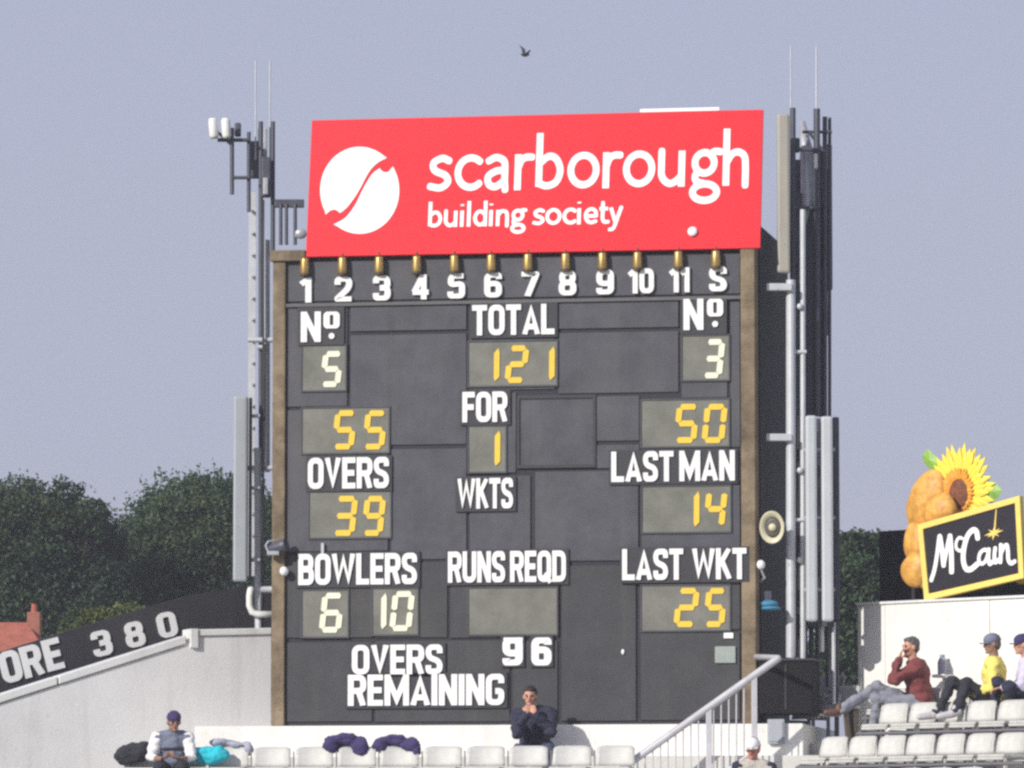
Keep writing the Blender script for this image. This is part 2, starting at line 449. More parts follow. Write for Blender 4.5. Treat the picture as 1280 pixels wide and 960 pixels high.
LOWER = {
 's': (.76, [cat_rom([(.62,.83),(.42,.90),(.18,.78),(.22,.58),(.52,.44),(.60,.26),(.40,.11),(.10,.15)])]),
 'c': (.84, [arc(.49,.5,.37,.395,48,312)]),
 'a': (.86, [cat_rom([(.15,.80),(.36,.89),(.58,.80),(.62,.58),(.62,.30),(.64,.02)]), cat_rom([(.62,.55),(.36,.52),(.15,.38),(.18,.17),(.38,.11),(.62,.28)])]),
 'r': (.60, [[(.13,0),(.13,.96)], cat_rom([(.13,.58),(.22,.80),(.36,.88),(.52,.88)])]),
 'b': (.93, [[(.13,.08),(.13,1.52)], cat_rom([(.13,.17),(.36,.10),(.62,.20),(.73,.50),(.62,.80),(.40,.89),(.13,.70)])]),
 'o': (.97, [arc(.46,.5,.36,.395,0,360,34)]),
 'u': (.93, [cat_rom([(.12,.96),(.12,.60),(.14,.28),(.32,.10),(.52,.14),(.69,.30)]), [(.69,.96),(.69,.0)]]),
 'g': (.88, [arc(.40,.62,.27,.275,0,360,28), cat_rom([(.55,.84),(.68,.92),(.84,.91)]), cat_rom([(.22,.40),(.14,.26),(.20,.12),(.40,.07)]), arc(.42,-.16,.34,.22,0,360,28)]),
 'h': (.88, [[(.13,0),(.13,1.52)], cat_rom([(.13,.60),(.28,.83),(.46,.89),(.63,.78),(.67,.50),(.67,0)])]),
 'i': (.40, [[(.13,0),(.13,.96)], [(.13,1.24),(.13,1.34)]]),
 'l': (.36, [[(.13,0),(.13,1.52)]]),
 'd': (.93, [[(.73,0),(.73,1.52)], cat_rom([(.73,.70),(.46,.89),(.24,.80),(.13,.50),(.24,.20),(.48,.10),(.73,.28)])]),
 'n': (.90, [[(.13,0),(.13,.96)], cat_rom([(.13,.60),(.28,.83),(.46,.89),(.63,.78),(.67,.50),(.67,0)])]),
 'e': (.86, [[(.14,.48),(.70,.48)], cat_rom([(.72,.48),(.70,.70),(.56,.87),(.36,.88),(.17,.72),(.12,.46),(.22,.20),(.44,.10),(.70,.17)])]),
 't': (.62, [cat_rom([(.24,1.25),(.24,.70),(.24,.32),(.34,.12),(.56,.12)]), [(.04,.90),(.54,.90)]]),
 'y': (.78, [[(.08,.96),(.37,.06)], cat_rom([(.68,.96),(.50,.42),(.34,-.08),(.22,-.30),(.04,-.34)])]),
}
def soft_text(mb, txt, x0, x1, zbase, xh, y0, th, w=0.21, space=.36):
    cur, items = 0.0, []
    for ch in txt:
        if ch == ' ': cur += space; continue
        W, st = LOWER[ch]; items.append((cur, st)); cur += W
    total = cur - .12
    sx = (x1-x0)/total
    i = 0
    for off, st in items:
        for P in st:
            P = [np.array(p, float) for p in P]
            closed = np.allclose(P[0], P[-1])
            mb.stroke(P, w, y0-th-0.0006*(i % 5), y0, closed, caps='round' if len(P) > 2 else 'flat', fn=lambda x, z, off=off: (x0+(x+off)*sx, zbase+z*xh))
            i += 1
    return mb

SEG = {'a': ((.05,1),(.95,1)), 'b': ((1,.965),(1,.535)), 'c': ((1,.465),(1,.035)), 'd': ((.05,0),(.95,0)), 'e': ((0,.465),(0,.035)), 'f': ((0,.965),(0,.535)), 'g': ((.05,.5),(.95,.5))}
DIG = {'0': 'abcdef', '1': 'bc', '2': 'abged', '3': 'abgcd', '4': 'fgbc', '5': 'afgcd', '6': 'afgedc', '7': 'abc', '8': 'abcdefg', '9': 'gfabcd'}
def seg_digit(mb, d, x0, z0, x1, z1, y0, th=0.012, w=0.074, lean=0.045):
    """flip-segment numeral: bars with chamfered ends"""
    h = w/2
    X0, X1, Z0, Z1 = x0+h, x1-h-lean, z0+h, z1-h
    def P(u, v): return np.array((X0+u*(X1-X0)+lean*v, Z0+v*(Z1-Z0)))
    if d == '1':
        A, B = P(.93, 1.03), P(.93, -.03)
        B[0] += lean*.35
        C = (A+B)/2
        mb.prism([(A[0]+h*.25, A[1]), (C[0]+h*1.05, C[1]+(A[1]-C[1])*.72), (C[0]+h*.95, C[1]-(A[1]-C[1])*.75), (B[0]-h*.1, B[1]), (C[0]-h*.95, C[1]-(A[1]-C[1])*.8), (C[0]-h*.85, C[1]+(A[1]-C[1])*.7)], y0-th, y0)
        return mb
    for k in DIG[d]:
        a, b = SEG[k]; A, B = P(*a), P(*b)
        t = (B-A)/np.linalg.norm(B-A); n = np.array((-t[1], t[0]))
        e = h*0.85
        A2, B2 = A - t*h*.12, B + t*h*.12
        poly = [A2-t*0, A2+t*e*.6+n*h, B2-t*e*.6+n*h, B2, B2-t*e*.6-n*h, A2+t*e*.6-n*h]
        mb.prism([tuple(p) for p in poly], y0-th, y0)
    return mb

# ================================================================== SETTING
def sheet(name, x0, y0, x1, y1, z, m):
    b = MB(); b.add([(x0,y0,z),(x1,y0,z),(x1,y1,z),(x0,y1,z)], [(0,1,2,3)])
    return tag(b.build(name, m), kind='structure')
sheet("ground", -2500, -300, 2500, 4000, 0.0, M_['grass'])

# frames of the main faces
BOARD = frame(at(640, 905, 0.0), R(-10))
RIGHT = frame(at(1070, 880, 0.6), R(-45))
LEFT_YAW = R(19)
LEFT = frame(at(342, 905, 2.3), LEFT_YAW)
def bx(px, py, yd=0.0): return inv(BOARD, px, py, yd)
def rx(px, py, yd=0.0): return inv(RIGHT, px, py, yd)
def lx(px, py, yd=0.0): return inv(LEFT, px, py, yd)
def prect(fr, x0, y0, x1, y1, yd=0.0):
    """pixel rectangle to local rectangle: (xa, za, xb, zb), z from the mid line"""
    cy, cx = (y0+y1)/2, (x0+x1)/2
    xa = fr(x0, cy, yd)[0]; xb = fr(x1, cy, yd)[0]
    zb = fr(cx, y0, yd)[1]; za = fr(cx, y1, yd)[1]
    return xa, za, xb, zb

# ---- central terrace below the scoreboard: white plinth, bench step, steps down to the pitch
xa, za, xb, zb = prect(bx, 243, 906, 1004, 960, -0.15)
plinth_top = bx(640, 906, -0.15)[1]
zrel = lambda z: z - BOARD.translation.z
b = MB().box(xa, -0.15, -BOARD.translation.z, xb, 3.2, plinth_top)
pl = b.build("plinth_wall", M_['white'], None, bevel=0.012); pl.matrix_world = BOARD
tag(pl, "low white rendered plinth wall that the dark scoreboard stands on", "wall")
t = MB()
t.box(xa+.02, -0.70, zrel(0), xb+.3, -0.152, zrel(3.12))
t.box(xa+.02, -1.20, zrel(0), xb+.3, -0.702, zrel(2.68))
yy, zz = -1.202, 2.46
while zz > 0.25:
    t.box(xa-1.9, yy-0.85, zrel(0), xb+.3, yy, zrel(zz)); yy -= 0.852; zz -= 0.36
tr = t.build("terrace_steps", M_['concrete']); tr.matrix_world = BOARD
tag(tr, kind='structure')

# ---- right terrace, angled towards the left
t = MB()
ROW_Z, ROW_DZ, ROW_DY = 3.61, 0.42, 0.78
RO = RIGHT.translation.z
t.box(-0.55, -0.95, -RO, 6.0, -0.002, 3.30-RO)
yk, zk = -0.952, 3.08
while zk > 0.2:
    t.box(-1.35, yk-0.76, -RO, 6.0, yk, zk-RO); yk -= 0.762; zk -= 0.42
tr = t.build("side_terrace_steps", M_['concrete']); tr.matrix_world = RIGHT
tag(tr, kind='structure')

# ---- white wall at the back of the right terrace
x0w = rx(1072, 800)[0]
ztop = rx(1072, 757)[1]
wr = empty("boundary_wall", RIGHT, "bright white panelled wall behind the spectators, under the potato sign", "wall")
xs = [x0w] + [rx(p, 800)[0] for p in (1106, 1237)] + [rx(1237, 800)[0]+1.6]
for i in range(3):
    MB().box(xs[i] + (0.006 if i else 0), -0.02*(i % 2)*0.15, -RO, xs[i+1], 0.20, ztop).build("wall_panel", M_['white'], wr, bevel=0.006)
MB().box(xs[0]-0.01, -0.03, ztop+0.001, xs[-1]+0.01, 0.23, ztop+0.035).build("coping", M_['coping'], wr, bevel=0.008)

# ---- left wall with its stepped coping, and the black board behind it
lw = empty("parapet_wall", LEFT, "pale grey-white sloping parapet wall left of the scoreboard", "wall")
LO = LEFT.translation.z
def lp(px, py, yd=0.0): return lx(px, py, yd)
poly = [lp(339, 793), lp(241, 796), lp(241, 803), lp(0, 880), lp(-160, 931), (lp(-160, 931)[0], -LO), (lp(339, 793)[0], -LO)]
MB().prism(poly, 0.0, 0.30).build("wall_panel", M_['white_left'], lw)
cp = MB()
def slab(mb, p, q, h, y0, y1):
    (x0, z0), (x1, z1) = p, q
    mb.prism([(x0, z0), (x1, z1), (x1, z1+h), (x0, z0+h)], y0, y1)
slab(cp, lp(248, 795), lp(339, 793), 0.085, -0.03, 0.34)
cp.build("coping", M_['coping'], lw, bevel=0.012)
for (p, q) in (((73, 855.5), (232, 805)), ((-160, 929.5), (71, 856))):
    c = MB(); slab(c, lp(*p), lp(*q), 0.11, -0.03, 0.34); c.build("coping", M_['coping'], lw, bevel=0.012)
c = MB(); xx = lp(237, 800); xe = lp(247, 800)
c.box(xx[0], -0.05, lp(240, 810)[1], xe[0], 0.35, lp(240, 786)[1]).build("pier_cap", M_['coping'], lw, bevel=0.01)

sb = empty("score_hoarding", frame(LEFT @ Vector((0, 1.1, 0)), LEFT_YAW), "long black sloping hoarding with white letters ORE and number 380", "hoarding")
def sp(px, py, yd=0.0): return inv(SBM, px, py, yd)
SBM = frame(LEFT @ Vector((0, 1.1, 0)), LEFT_YAW)
poly = [sp(-170, 935), sp(-170, 872), sp(0, 815), sp(106, 782), sp(212, 751), sp(250, 741), sp(306, 733), sp(339, 731), sp(339, 800), sp(236, 812), sp(0, 885)]
MB().prism(poly, 0.0, 0.08).build("hoarding_board", M_['hoard'], sb)
def tilted_text(txt, cx, cy, wpx, hpx, rot, name):
    c = sp(cx, cy)
    w, h = wpx/100*1.05, hpx/100
    mb = MB(); block_text(mb, txt, -w/2, -h/2, w/2, h/2, 0.0, th=0.02, gap=.16, w=0.20)
    ca, sa = math.cos(R(rot)), math.sin(R(rot))
    mb.v = [(c[0]+x*ca - z*sa, y-0.002, c[1]+x*sa + z*ca) for x, y, z in mb.v]
    return mb.build(name, M_['letter'], sb)
for ch, cx, cy, wp, hp in (("O", 13, 833, 25, 41), ("R", 39.5, 826, 25, 41), ("E", 66, 818, 22, 41)):
    tilted_text(ch, cx, cy, wp, hp, 15, "letter")
for ch, cx, cy, wp, hp in (("3", 127, 804, 24, 33), ("8", 168, 793, 24, 33), ("0", 208.5, 781, 24, 33)):
    tilted_text(ch, cx, cy, wp, hp, 13, "numeral")

# ================================================================== SCOREBOARD
scb = empty("scoreboard", BOARD, "large dark grey cricket scoreboard with white captions and yellow numerals", "scoreboard")
FY = 0.0
# main body behind the face
L0, R0 = bx(341, 600)[0], bx(945, 600)[0]
zbot = bx(640, 906)[1]; zcap = bx(640, 306)[1]
MB().box(L0+0.02, 0.06, zbot, R0-0.02, 3.0, zcap-0.12).build("housing", M_['sidewall'], scb)
# the raised side wall seen beyond the sign
MB().box(R0-0.018, 0.30, zbot, R0+0.02, 3.1, zcap+0.22).build("side_wall", M_['sidewall'], scb)
MB().box(L0-0.02, 0.30, zbot, L0+0.018, 3.1, zcap-0.1).build("side_wall", M_['sidewall'], scb)
# timber corner posts and head beam
pr0 = bx(357, 600)[0]; pl1 = bx(927, 600)[0]
MB().box(L0, -0.05, zbot, pr0, 0.28, zcap-0.16).build("corner_post", M_['timber'], scb, bevel=0.012)
MB().box(pl1, -0.05, zbot, R0, 0.28, zcap-0.06).build("corner_post", M_['timber'], scb, bevel=0.012)
MB().box(L0-0.03, -0.09, zcap-0.158, bx(383, 310)[0], 0.30, zcap-0.02).build("head_beam", M_['timber'], scb, bevel=0.012)
MB().box(bx(383, 310)[0]+0.002, 0.10, zcap-0.158, R0-0.02, 0.30, zcap-0.02).build("head_beam", M_['groove'], scb)
# back sheet (seen in the joints) and the face panels, each a board of its own
MB().box(pr0+0.002, 0.02, zbot+0.002, pl1-0.002, 0.058, zcap-0.16).build("backing_sheet", M_['groove'], scb)
panels = [  # x0,y0,x1,y1, lower?, proud
 (358,322,926,373,0,.000),
 (358,381,435,509,0,.000), (437,381,584,414,0,.004), (437,417,584,557,0,.000), (697,376,849,411,0,.004),
 (697,414,849,492,0,.000), (912,376,926,560,0,.0), (586,381,695,488,0,.0), (851,376,910,498,0,.0),
 (488,560,584,700,0,.0), (358,511,486,690,0,.002), (586,490,646,592,0,.002), (745,494,800,552,0,.003),
 (586,594,664,700,0,.0), (668,588,799,702,0,.004), (646,585,745,587,0,.0), (801,500,911,604,0,.002), (745,555,800,586,0,.0),
 (801,606,926,690,0,.0), (851,500,926,502,0,.0), (912,562,926,604,0,.0),
 (358,692,466,798,1,.002), (358,802,466,903,1,.003), (468,702,560,798,1,.0), (468,800,638,903,1,.0),
 (562,702,699,798,1,.002), (640,800,698,903,1,.0), (701,706,796,902,1,.006), (800,692,926,788,1,.003), (800,790,926,901,1,.006),
]
for (x0, y0, x1, y1, low, pd) in panels:
    a, z0, c, z1 = prect(bx, x0+1, y0+1, x1-1, y1-1)
    MB().box(a, -pd, z0, c, 0.0185, z1).build("face_panel", M_['board_low'] if low else M_['board'], scb, bevel=0.004)
# recessed hatch with a raised rim
a, z0, c, z1 = prect(bx, 648, 496, 743, 583)
h = MB().box(a, 0.004, z0, c, 0.0185, z1).build("hatch", M_['board'], scb)
hr = MB()
for q in ((a-.02, z0-.02, c+.02, z0+.02), (a-.02, z1-.02, c+.02, z1+.025), (a-.02, z0+.02, a+.015, z1-.02), (c-.015, z0+.02, c+.02, z1-.02)):
    hr.box(q[0], -0.016, q[1], q[2], 0.003, q[3])
hr.build("hatch_rim", M_['plate'], h)
# thin drip ledge below the number row
a, z0, c, z1 = prect(bx, 358, 375, 926, 379)
MB().box(a, -0.035, z0, c, 0.018, z1).build("drip_ledge", mat("ledge_grey", (0.12, 0.115, 0.12), 0.7), scb)

# display windows and their numerals
windows = [
 ((378,432,432,488), 'cream', [("5",(400,439,430,484))]),
 ((586,427,696,482), 'yellow', [("1",(603,433,627,479)), ("2",(631,432,662,479)), ("1",(672,431,696,478))]),
 ((853,420,911,475), 'cream', [("3",(877,424,907,473))]),
 ((378,510,486,566), 'yellow', [("5",(415,513,447,562)), ("5",(453,513,485,562))]),
 ((586,533,632,590), 'yellow', [("1",(603,536,628,585))]),
 ((802,500,911,558), 'yellow', [("5",(842,505,875,554)), ("0",(877,505,910,554))]),
 ((387,615,488,672), 'yellow', [("3",(415,620,448,670)), ("9",(452,620,483,670))]),
 ((803,608,913,665), 'yellow', [("1",(852,612,877,661)), ("4",(879,612,910,661))]),
 ((378,738,435,796), 'cream', [("6",(399,741,431,791))]),
 ((466,736,522,793), 'cream', [("1",(461,739,486,789)), ("0",(487,739,519,789))]),
 ((586,735,696,793), None, []),
 ((802,732,912,788), 'yellow', [("2",(842,735,875,784)), ("5",(879,735,910,784))]),
]
for rect, colr, digs in windows:
    a, z0, c, z1 = prect(bx, *rect)
    wnd = MB().box(a, -0.010, z0, c, 0.0175, z1).build("display_window", M_['window'], scb, bevel=0.003)
    fr = MB()
    e = 0.018
    for q in ((a-e, z0-e, c+e, z0-.001), (a-e, z1+.001, c+e, z1+e), (a-e, z0, a-.001, z1), (c+.001, z0, c+e, z1)):
        fr.box(q[0], -0.022, q[1], q[2], 0.017, q[3])
    fr.build("window_frame", M_['board'], wnd)
    for d, r_ in digs:
        a2, za2, c2, zb2 = prect(bx, *r_)
        seg_digit(MB(), d, a2, za2, c2, zb2, -0.010).build("numeral", M_[colr], wnd)

# caption plates with white cut-out letters
caps = [("TOTAL",(591,381,694,419)), ("FOR",(579,490,635,528)), ("OVERS",(386,572,487,611)), ("LAST MAN",(765,564,919,602)),
        ("WKTS",(573,598,642,636)), ("BOWLERS",(374,692,522,731)), ("RUNS REQD",(561,689,708,728)), ("LAST WKT",(779,686,934,725)),
        ("OVERS",(441,806,554,843)), ("REMAINING",(436,843,631,882))]
for txt, r_ in caps:
    a, z0, c, z1 = prect(bx, *r_)
    py = -0.052 if txt == "LAST WKT" else -0.030
    e = 0.045
    pt = MB().box(a-e*.7, py, z0-e*.8, c+e*.8, (-0.024 if txt != "LAST WKT" else -0.0515+0.012) if False else py+0.018, z1+e*.5).build("caption_plate", M_['plate'], scb, bevel=0.003)
    block_text(MB(), txt, a, z0, c, z1, py, th=0.022, gap=.055, space=.17 if txt == "LAST MAN" or txt == "RUNS REQD" else .30, w=0.19).build("lettering", M_['letter'], pt)
for (nx, ox, pr_) in (((377,390,402,428), (407,390,424,411), (373,384,431,432)), ((855,374,880,413), (886,374,903,396), (851,370,909,418))):
    a, z0, c, z1 = prect(bx, *pr_)
    pt = MB().box(a, -0.030, z0, c, -0.012, z1).build("caption_plate", M_['plate'], scb, bevel=0.003)
    lt = MB()
    a, z0, c, z1 = prect(bx, *nx); block_text(lt, "N", a, z0, c, z1, -0.030, th=0.022)
    a, z0, c, z1 = prect(bx, *ox); block_text(lt, "o", a, z0, c, z1, -0.030, th=0.022, w=.24)
    m = (a+c)/2; lt.prism([(m+.038*math.cos(q), z0-.095+.038*math.sin(q)) for q in np.linspace(0, 2*math.pi, 14, endpoint=False)], -0.052, -0.030)
    lt.build("lettering", M_['letter'], pt)
# hanging plates with the overs remaining
for ch, r_ in (("9",(630,797,653,832)), ("6",(666,797,689,832))):
    a, z0, c, z1 = prect(bx, *r_)
    pt = MB().box(a-.03, -0.030, z0-.02, c+.03, -0.012, z1+.03).build("number_plate", M_['plate'], scb, bevel=0.003)
    nb = block_text(MB(), ch, a, z0, c, z1, -0.030, th=0.012, w=.24)
    if ch == "9": nb.box(a, -0.0335, z1-.055, c+.01, -0.030, z1).box(a, -0.033, z1-.10, a+.05, -0.0302, z1-.056)
    nb.build("lettering", M_['letter'], pt)
# row of player numbers
nums = ["1","2","3","4","5","6","7","8","9","10","11","S"]
ncx = [383, 430, 478, 526, 571, 617, 663, 710, 757, 802, 850, 898]
for i, (s_, cx) in enumerate(zip(nums, ncx)):
    cy = 363 - 14*i/11.0
    wd = {"1": 13, "10": 31, "11": 24}.get(s_, 21)
    a, z0, c, z1 = prect(bx, cx-wd/2, cy-15.5, cx+wd/2, cy+15.5)
    block_text(MB(), s_, a, z0, c, z1, 0.001, th=0.045, w=.21).build("numeral", M_['letter'], scb)
# brass lamps above the numbers
lampx = [381, 428, 474, 521, 568, 614, 660, 707, 753, 797, 848, 895]
for i, cx in enumerate(lampx):
    cy = 334 - 9*i/11.0
    x_, z_ = bx(cx, cy, -0.066)
    lm = MB().lathe((x_, -0.066, z_), [(.042,-.108),(.055,-.104),(.060,-.085),(.062,-.02),(.060,.04),(.056,.09),(.052,.115)], 18).build("lamp", M_['brass'], scb, smooth=True)
    MB().lathe((x_, -0.066, z_), [(.050,-.110),(.064,-.106),(.064,-.085),(.060,-.08)], 18).build("lamp_collar", M_['lampcap'], lm)
    MB().tube([(x_, -0.066, z_+.11), (x_, -0.066, z_+.16), (x_, 0.02, z_+.18)], 0.014, 8).build("lamp_bracket", M_['lampcap'], lm)
# small fittings low on the face
a, z0, c, z1 = prect(bx, 894, 808, 920, 829)
MB().box(a, -0.035, z0, c, -0.0065, z1).build("meter_box", mat("meter_box", (0.30, 0.34, 0.32), 0.5), scb, bevel=0.008)
a, z0, c, z1 = prect(bx, 905, 791, 917, 798)
MB().box(a, -0.03, z0, c, -0.0065, z1).build("notice", M_['letter'], scb, bevel=0.003)
x_, z_ = bx(779, 815)
MB().ell((x_, -0.02, z_), (.022, .02, .035)).build("door_knob", M_['letter'], scb, smooth=True)
x_, z_ = bx(404, 686)
MB().box(x_-.018, -0.05, z_-.07, x_+.018, -0.006, z_+.07).build("pointer", mat("pointer", (.5, .5, .52), .5), scb)
# cables down the left post to a small projector, and a bulb below it
def on_post(name, px, py):
    return bx(px, py, -0.05)
x_, z_ = bx(355, 714, -0.10)
bl = MB().ell((x_, -0.10, z_), (.055, .055, .06)).build("bulb", M_['letter'], scb, smooth=True)
x_, z_ = bx(951, 706, 0.2)

# ================================================================== RED ADVERTISING SIGN
bl_pt = BOARD @ Vector((bx(382, 321, -0.07)[0], -0.07, bx(382, 321, -0.07)[1]))
SIGN = frame(bl_pt, R(-10), R(-11))
def sx_(px, py, yd=0.0): return inv(SIGN, px, py, yd)
sg = empty("advertising_sign", SIGN, "long red sign with white building society lettering on top of the scoreboard", "sign")
x1 = sx_(952, 225)[0]; z1 = (sx_(387, 150)[1] + sx_(955, 137)[1]) / 2
MB().box(0, 0, 0, x1, 0.05, z1).build("sign_panel", M_['red'], sg, bevel=0.006)
fr = MB()
fr.box(0.2, 0.052, 0.1, 0.28, 0.12, z1-.05).box(x1-.28, 0.052, 0.1, x1-.2, 0.12, z1-.05).box(x1/2-.04, 0.052, 0.1, x1/2+.04, 0.12, z1-.05)
fr.build("sign_batten", M_['signback'], sg)
def sign_poly(pts, tip):  # zoomed pixel outline to sign coordinates
    return [sx_(370+x/4.267, 160+y/4.267) for x, y in pts]
def circ(a0, a1, n=40):
    return [(340+211*math.cos(R(a)), 333-232*math.sin(R(a))) for a in np.linspace(a0, a1, n)]
left_edge = cat_rom([(485,160),(440,183),(402,218),(372,265),(345,318),(312,372),(272,424),(236,454)]) + cat_rom([(236,454),(212,437),(186,440),(158,462)])
right_edge = cat_rom([(200,515),(255,486),(292,446),(322,400),(350,342),(380,287),(410,243),(445,215)]) + cat_rom([(445,215),(466,234),(492,234),(517,206)])
ang = lambda x, y: math.degrees(math.atan2((333-y)/232, (x-340)/211))
a0 = ang(158, 462) % 360; a1 = ang(485, 160)
em1 = [tuple(p) for p in left_edge] + circ(a0, a1+2)[1:-1]
b0 = ang(517, 206); b1 = ang(200, 515)
em2 = [tuple(p) for p in right_edge] + circ(b0, (b1 if b1 < b0 else b1-360)+2)[1:-1]
e = MB(); e.prism(sign_poly(em1, 0), -0.006, -0.0005); e.prism(sign_poly(em2, 0), -0.006, -0.0005)
e.build("emblem", M_['signwhite'], sg)
zb_ = (sx_(545, 240)[1] + sx_(925, 232)[1]) / 2
xh = sx_(590, 193)[1] - sx_(590, 239.5)[1]
soft_text(MB(), "scarborough", sx_(534, 215)[0], sx_(936, 205)[0], zb_, xh, 0.0, 0.006, w=0.19).build("lettering", M_['signwhite'], sg)
zb2 = (sx_(545, 283)[1] + sx_(765, 281)[1]) / 2
xh2 = sx_(590, 262)[1] - sx_(590, 283)[1]
soft_text(MB(), "building society", sx_(535, 270)[0], sx_(776, 268)[0], zb2, xh2, 0.0, 0.005, w=0.215).build("lettering", M_['signwhite'], sg)
x_, z_ = sx_(866, 290)
MB().lathe((0,0,0), [(.02,0),(.06,.004),(.065,.02),(.045,.04)], 16).build("bolt_glint", M_['signwhite'], sg, smooth=True)  # white cap standing in for a sun glint on a bolt
bo = [c for c in sg.children if c.name.startswith("bolt_glint")][0]
bo.matrix_local = Matrix.Translation((x_, -0.002, z_)) @ Matrix.Rotation(R(90), 4, 'X')
a = sx_(800, 136)[0]; c = sx_(899, 135)[0]
MB().box(a, 0.005, z1+0.002, c, 0.045, z1+0.045).build("top_strip", M_['signwhite'], sg)

# ================================================================== LOUDSPEAKER, LAMP, PROJECTOR BY THE SIDES
def side_pt(px, py, yd): 
    x_, z_ = bx(px, py, yd); return Vector((x_, yd, z_))
p = BOARD @ side_pt(966, 659, 0.02)
hd = Vector((-0.25, -1, -0.12)).normalized()
hs = empty("horn_loudspeaker", Matrix.Translation(p), "cream horn loudspeaker on the dark side of the scoreboard", "loudspeaker")
qm = hd.to_track_quat('Z', 'Y').to_matrix().to_4x4()
sq = Matrix.Diagonal((0.86, 1.12, 1, 1))
def lathe_dir(prof, m, name, par, n=24, M0=None):
    mb = MB().lathe((0,0,0), prof, n)
    MM = qm @ (M0 if M0 is not None else Matrix.Identity(4))
    mb.v = [tuple(MM @ Vector(v)) for v in mb.v]
    return mb.build(name, m, par, smooth=True)
lathe_dir([(.05,-.24),(.06,-.12),(.10,-.04),(.17,.04),(.185,.055),(.17,.058),(.115,.0),(.07,-.06)], M_['horn'], "horn_bell", hs, M0=sq)
lathe_dir([(.112,-.001),(.118,.006),(.08,.012),(.02,.012)], M_['horn_in'], "horn_throat", hs, M0=sq)
lathe_dir([(.045,.014),(.05,.03),(.03,.05),(.005,.055)], M_['horn'], "horn_plug", hs)
lathe_dir([(.075,-.40),(.085,-.38),(.085,-.26),(.05,-.242)], M_['galv'], "driver_unit", hs)
MB().box(-.14, .14, -.03, .03, .20, .03).build("bracket", M_['dark_steel'], hs)

p = BOARD @ side_pt(951, 706, 0.0)
bk = empty("bulkhead_lamp", Matrix.Translation(p), "small round white lamp on the side just below the horn loudspeaker", "lamp")
MB().ell((0,0,0), (.055,.055,.06)).build("lamp_globe", M_['letter'], bk, smooth=True)
MB().tube([(0,.02,-.05),(.05,.05,-.16),(0,.1,-.2)], .016, 8).build("lamp_arm", M_['galv'], bk)

p = BOARD @ side_pt(961, 755, 0.12)
bt = empty("folded_tarpaulin", Matrix.Translation(p), "small folded blue sheet on a bracket beside the right scoreboard post", "sheet")
MB().ell((0,0,0), (.12,.10,.05), nu=24).build("sheet_fold", M_['blue'], bt, smooth=True)
MB().ell((.02,-.01,-.055), (.13,.11,.035), nu=24).build("sheet_fold", M_['blue'], bt, smooth=True)
MB().box(-.06,-.02,.04,.03,.03,.16).build("bracket", M_['dark_steel'], bt)

p = BOARD @ side_pt(347, 684, -0.16)
pj = empty("projector_lamp", Matrix.Translation(p), "small dark floodlight clamped to the left timber post", "floodlight")
mb = MB().lathe((0,0,0), [(.045,-.12),(.06,-.08),(.075,.05),(.09,.12),(.085,.125),(.05,.09)], 18)
mm = Vector((1, -.35, .25)).normalized().to_track_quat('Z', 'Y').to_matrix()
mb.v = [tuple(mm @ Vector(v)) for v in mb.v]
mb.build("lamp_housing", M_['dark_steel'], pj, smooth=True)
MB().box(-.13,-.05,-.10,.02,.05,-.05).build("clamp", M_['galv'], pj, bevel=.006)
MB().tube([(-.12,0,-.05),(-.15,0,.02),(-.12,.02,.07),(-.04,.05,.09)], .015, 8).build("yoke", M_['galv'], pj)

# ================================================================== MASTS
def V(px, py, Y): return at(px, py, Y)
def pole(mb, x, y0, y1, Y, r, x2=None, n=12):
    mb.tube([V(x, y0, Y), V(x if x2 is None else x2, y1, Y)], r, n)
def pbox(mb, x0, y0, x1, y1, Y, d):
    p0, p1 = V(x0, y1, Y), V(x1, y0, Y)
    mb.box(p0.x, Y, p0.z, p1.x, Y+d, p1.z)
def hbar(mb, x0, x1, y, Y, r=0.03): mb.tube([V(x0, y, Y), V(x1, y, Y)], r, 10)

YL = 2.95
lm = empty("aerial_mast", V(325, 1050, YL), "slender left mast with two white drum aerials at its top", "mast")
lm["label"] = "slim grey aerial mast left of the scoreboard topped by two white drums"
def part(name, m, fn, par, bevel=0.0, smooth=False):
    mb = MB(); fn(mb)
    o = mb.build(name, m, None, smooth=smooth, bevel=bevel)
    o.parent = par
    bpy.context.view_layer.update()
    o.matrix_parent_inverse = par.matrix_world.inverted()
    return o
part("pole", M_['dark_steel'], lambda b: pole(b, 326, 152, 590, YL, .030), lm)
part("pole", M_['palesteel'], lambda b: pole(b, 334, 300, 590, YL+.12, .036), lm)
part("pole", M_['dark_steel'], lambda b: pole(b, 341, 152, 318, YL+.1, .030), lm)
part("pole", M_['palesteel'], lambda b: pole(b, 322, 560, 1080, YL-.1, .050, 325), lm)
def tray(b):
    pbox(b, 309, 240, 320, 720, YL+.25, .03)
    for k in range(17): pbox(b, 314, 262+27*k, 317, 265+27*k, YL+.14, .10)
part("cable_tray", M_['palesteel'], tray, lm)
def brk(b):
    for y in (425, 585):
        hbar(b, 310, 346, y, YL-.05, .035); hbar(b, 322, 330, y+9, YL-.07, .03)
    hbar(b, 318, 342, 737, YL-.12, .045)
part("wall_bracket", M_['palesteel'], brk, lm)
part("feeder_pipe", M_['radome'], lambda b: b.tube([V(314,733,YL-.2),V(312,745,YL-.2),V(312,757,YL-.2),V(315,765,YL-.2),V(322,768,YL-.2),V(342,768,YL-.2)], .045, 12), lm, smooth=True)
part("whip_aerial", M_['galv'], lambda b: pole(b, 319.5, 76, 200, YL, .010, n=8), lm)
part("whip_aerial", M_['galv'], lambda b: pole(b, 337.5, 76, 200, YL+.1, .010, n=8), lm)
